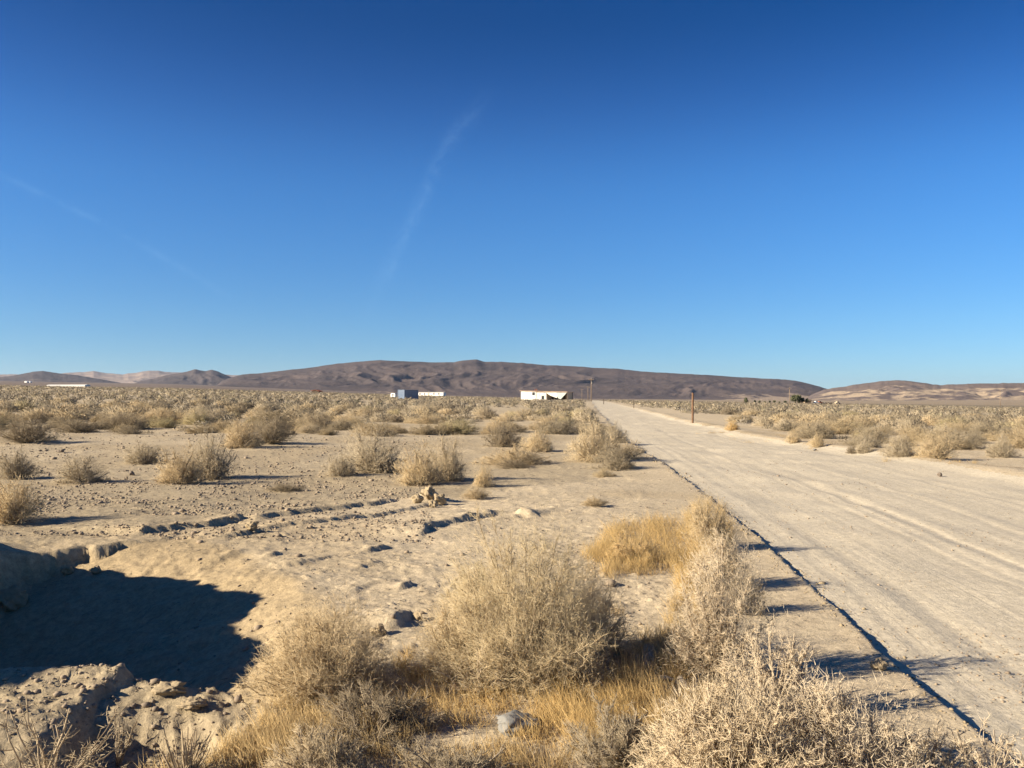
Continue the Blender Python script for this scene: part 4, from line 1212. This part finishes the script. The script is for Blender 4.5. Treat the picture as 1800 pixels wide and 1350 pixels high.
def rock(px, py, w, h, mat, label, name='stone', cat='stone', seed=0, group=None, sub=4, yaw=0.0, depth=0.8):
    p = at(px, py); R_, h_ = size_at(p, w, h)
    v, f = rock_arrays(500 + seed, sub, 1.0, 0.55 if mat == 'clod' else 0.3)
    v = v / np.abs(v).max(0)
    v = v * [R_, R_ * depth, h_ * 0.62] + [0, 0, h_ * 0.36]
    me = mesh_np(name, v, f, smooth=False)
    o = link(name, me, M[mat], None, p, yaw)
    return tag(o, label, cat, group)

rock(905, 1281, 96, 30, 'stone', 'pale angular stone lying in the golden grass at the bottom', seed=1, yaw=0.2)
rock(1545, 1178, 34, 19, 'clod', 'blocky earth lump beside the road edge shadow', 'earth_clod', 'clod', 2)
rock(298, 1222, 62, 27, 'clod', 'rounded earth lump on the lip of the shadowed hollow', 'earth_clod', 'clod', 3)
rock(338, 1246, 52, 17, 'clod', 'crumbly sunlit lump inside the small trench', 'earth_clod', 'clod', 4)
for k, (px_, py_, w_, h_) in enumerate(((735, 884, 26, 18), (752, 878, 30, 26), (772, 886, 26, 20), (760, 892, 20, 14))):
    rock(px_, py_, w_, h_, 'clod', '%s crusted lump of the earth heap at the scarp end' % ('left', 'top', 'right', 'lowest')[k], 'earth_clod', 'clod', 10 + k, 'lumps of the earth heap')
rock(442, 931, 24, 15, 'clod', 'single earth lump where the long scarp breaks', 'earth_clod', 'clod', 15)
rock(232, 836, 11, 8, 'darkstone', 'small dark stone on the sand right of the rounded grey shrub', seed=16)
rock(107, 795, 18, 7, 'darkstone', 'flat dark stone on the sand near the dark broad shrub', seed=17)
rock(18, 1070, 55, 42, 'clod', 'sunlit earth block at the left edge inside the hollow', 'earth_clod', 'clod', 18)
rock(735, 1090, 20, 16, 'clod', 'reddish lump at the end of the nearest scarp', 'earth_clod', 'clod', 19)
rock(665, 1118, 40, 20, 'clod', 'broken lump at the near end of the nearest scarp', 'earth_clod', 'clod', 20)
rock(118, 1010, 22, 16, 'clod', 'left of two lumps under the far rim of the hollow', 'earth_clod', 'clod', 21)
rock(172, 1008, 26, 14, 'clod', 'right of two lumps under the far rim of the hollow', 'earth_clod', 'clod', 22)
rock(1652, 838, 10, 8, 'darkstone', 'small dark stone on the far side of the road', seed=23)
rock(1432, 792, 9, 4, 'stone', 'small flat white stone at the far road edge', seed=24)

def bark(px, py, L_px, yaw, label, seed):
    p = at(px, py); L = L_px / F_PX * p.y
    g_ = np.random.default_rng(seed); n, k = 8, 9
    pts = []
    for i in range(k):
        t = i / (k - 1)
        rr = 0.022 * (1 - 0.55 * t) * (1 + g_.normal(0, .12))
        cxy = (L * (t - 0.5), 0.03 * math.sin(t * 4 + seed), 0.03 + 0.02 * math.sin(t * 5 + seed))
        pts.append([(cxy[0], cxy[1] + rr * math.cos(2 * math.pi * j / n) * (1 + g_.normal(0, .15)), cxy[2] + rr * 0.7 * math.sin(2 * math.pi * j / n)) for j in range(n)])
    mb = MB(); mb.v = [q for ring in pts for q in ring]
    mb.f = [(i * n + j, i * n + (j + 1) % n, (i + 1) * n + (j + 1) % n, (i + 1) * n + j) for i in range(k - 1) for j in range(n)] + [tuple(range(n))[::-1], tuple((k - 1) * n + j for j in range(n))]
    o = mb.build('dead_branch', M['bark'], None, True); o.location = p; o.rotation_euler = (0, 0.05, yaw)
    return tag(o, label, 'branch', 'weathered wood between the shrubs')
bark(1195, 1210, 70, 0.3, 'thick grey piece of dead wood, uppermost of three', 1)
bark(1225, 1222, 85, -0.8, 'slanting grey piece of dead wood, longest of three', 2)
bark(1185, 1243, 65, 0.5, 'grey piece of dead wood, lowest of three', 3)

# gravel and crumbs too many to count
def gravel(name, label, n, regions, seed, sz):
    g_ = np.random.default_rng(seed)
    rv = [rock_arrays(700 + k, 1, 0.65, 0.3) for k in range(4)]
    V_, F_ = [], []; off = 0
    for x0, x1, y0, y1, m in regions:
        px_ = g_.uniform(x0, x1, m); 
        py_ = g_.uniform(y0, y1, m)
        d = EYE * F_PX / (py_ - HOR); X = (px_ - CX) * d / F_PX
        keep = vnoise(X * 0.9, d * 0.9, seed) > g_.uniform(0.2, 0.7, m)
        X, d = X[keep], d[keep]; Zs = H(X, d)
        wch = g_.integers(0, 4, len(X))
        for k in range(4):
            s = wch == k; c = int(s.sum())
            if not c: continue
            v, f = rv[k]
            a = g_.uniform(0, 6.28, c)[:, None]
            s_ = (sz * g_.lognormal(0, 0.5, c))[:, None] * (0.6 + 0.035 * d[s][:, None])
            VX = (v[None, :, 0] * np.cos(a) - v[None, :, 1] * np.sin(a)) * s_ + X[s][:, None]
            VY = (v[None, :, 0] * np.sin(a) + v[None, :, 1] * np.cos(a)) * s_ + d[s][:, None]
            VZ = v[None, :, 2] * s_ + Zs[s][:, None] + s_ * 0.25
            V_.append(np.stack([VX, VY, VZ], -1).reshape(-1, 3)); F_.append((f[None] + (np.arange(c) * len(v))[:, None, None] + off).reshape(-1, 3)); off += c * len(v)
    return tag(link(name, mesh_np(name, np.concatenate(V_), np.concatenate(F_)), M['gravel']), label, kind='stuff')
gravel('gravel', 'small stones and crumbs strewn over the sand left of the road', 0,
       [(-20, 800, 765, 850, 5500), (-20, 760, 850, 960, 7500), (300, 1150, 900, 1100, 500), (1000, 1250, 820, 1000, 160), (380, 1300, 1100, 1345, 300), (0, 480, 1195, 1340, 700)], 91, 0.0125)
gravel('gravel', 'small stones pressed into the dirt road', 0, [(1300, 1800, 850, 1340, 4500), (1200, 1800, 770, 850, 1500)], 92, 0.0065)

# loose crumbs along the broken edge of the road
def edge_crumbs(n, seed):
    g_ = np.random.default_rng(seed)
    rv = [rock_arrays(720 + k, 1, 0.7, 0.35) for k in range(4)]
    Yc = 3.6 * (40 / 3.6) ** g_.random(n); Xc = road_left(Yc) + g_.normal(0.0, 0.075, n) * (1 + 0.03 * Yc)
    s0 = 0.0065 * g_.lognormal(0, 0.45, n) * (0.7 + 0.04 * Yc); Zc = H(Xc, Yc)
    V_, F_ = [], []; off = 0
    for i in range(n):
        v, f = rv[i % 4]; a = g_.uniform(0, 6.28); c_, s_ = math.cos(a), math.sin(a)
        V_.append(np.stack([(v[:, 0] * c_ - v[:, 1] * s_) * s0[i] + Xc[i], (v[:, 0] * s_ + v[:, 1] * c_) * s0[i] + Yc[i], v[:, 2] * s0[i] + Zc[i] + 0.2 * s0[i]], -1))
        F_.append(f + off); off += len(v)
    return tag(link('gravel', mesh_np('gravel', np.concatenate(V_), np.concatenate(F_)), M['clod']), 'loose earth crumbs along the broken road edge', kind='stuff')
edge_crumbs(1500, 98)

# fallen twigs and stalks
def litter(regions, seed):
    g_ = np.random.default_rng(seed)
    A_, B_ = [], []
    for x0, x1, y0, y1, m in regions:
        px_, py_ = g_.uniform(x0, x1, m), g_.uniform(y0, y1, m)
        d = EYE * F_PX / (py_ - HOR); X = (px_ - CX) * d / F_PX
        keep = (vnoise(X * 1.3, d * 1.3, seed) > 0.42) & (X < road_left(d) - 0.1); X, d = X[keep], d[keep]
        a = g_.uniform(0, 6.28, len(X)); L = g_.uniform(0.02, 0.09, len(X)) * (0.8 + 0.03 * d)
        X2, d2 = X + np.cos(a) * L, d + np.sin(a) * L
        A_.append(np.stack([X, d, H(X, d) + 0.004], -1)); B_.append(np.stack([X2, d2, H(X2, d2) + g_.uniform(0.004, 0.02, len(X))], -1))
    P0, P1 = np.concatenate(A_), np.concatenate(B_)
    v, f = spikes(P0, P1, g_.uniform(0.0015, 0.003, len(P0)) * (0.7 + 0.06 * P0[:, 1]), g_)
    return tag(link('litter', mesh_np('litter', v, f), M['bark']), 'fallen twigs and stalks scattered on the sand', kind='stuff')
litter([(0, 1300, 1080, 1345, 2600), (0, 1250, 880, 1080, 2200), (0, 1080, 770, 880, 2500), (1250, 1420, 950, 1300, 160)], 97)

# ------------------------------------------------------------------ thin desert air
def haze():
    m = bpy.data.materials.new('desert_air'); m.use_nodes = True
    nt = m.node_tree; nt.nodes.clear()
    o = nt.nodes.new('ShaderNodeOutputMaterial'); v = nt.nodes.new('ShaderNodeVolumePrincipled')
    v.inputs['Color'].default_value = (0.58, 0.74, 1.0, 1); v.inputs['Density'].default_value = 1.8e-5
    v.inputs['Anisotropy'].default_value = 0.2
    nt.links.new(v.outputs[0], o.inputs['Volume'])
    b = MB().box(-31000, 31000, -31000, 31000, -120, 760).build('haze', m)
    tag(b, 'thin dusty blue air over the plain', kind='stuff')
haze()
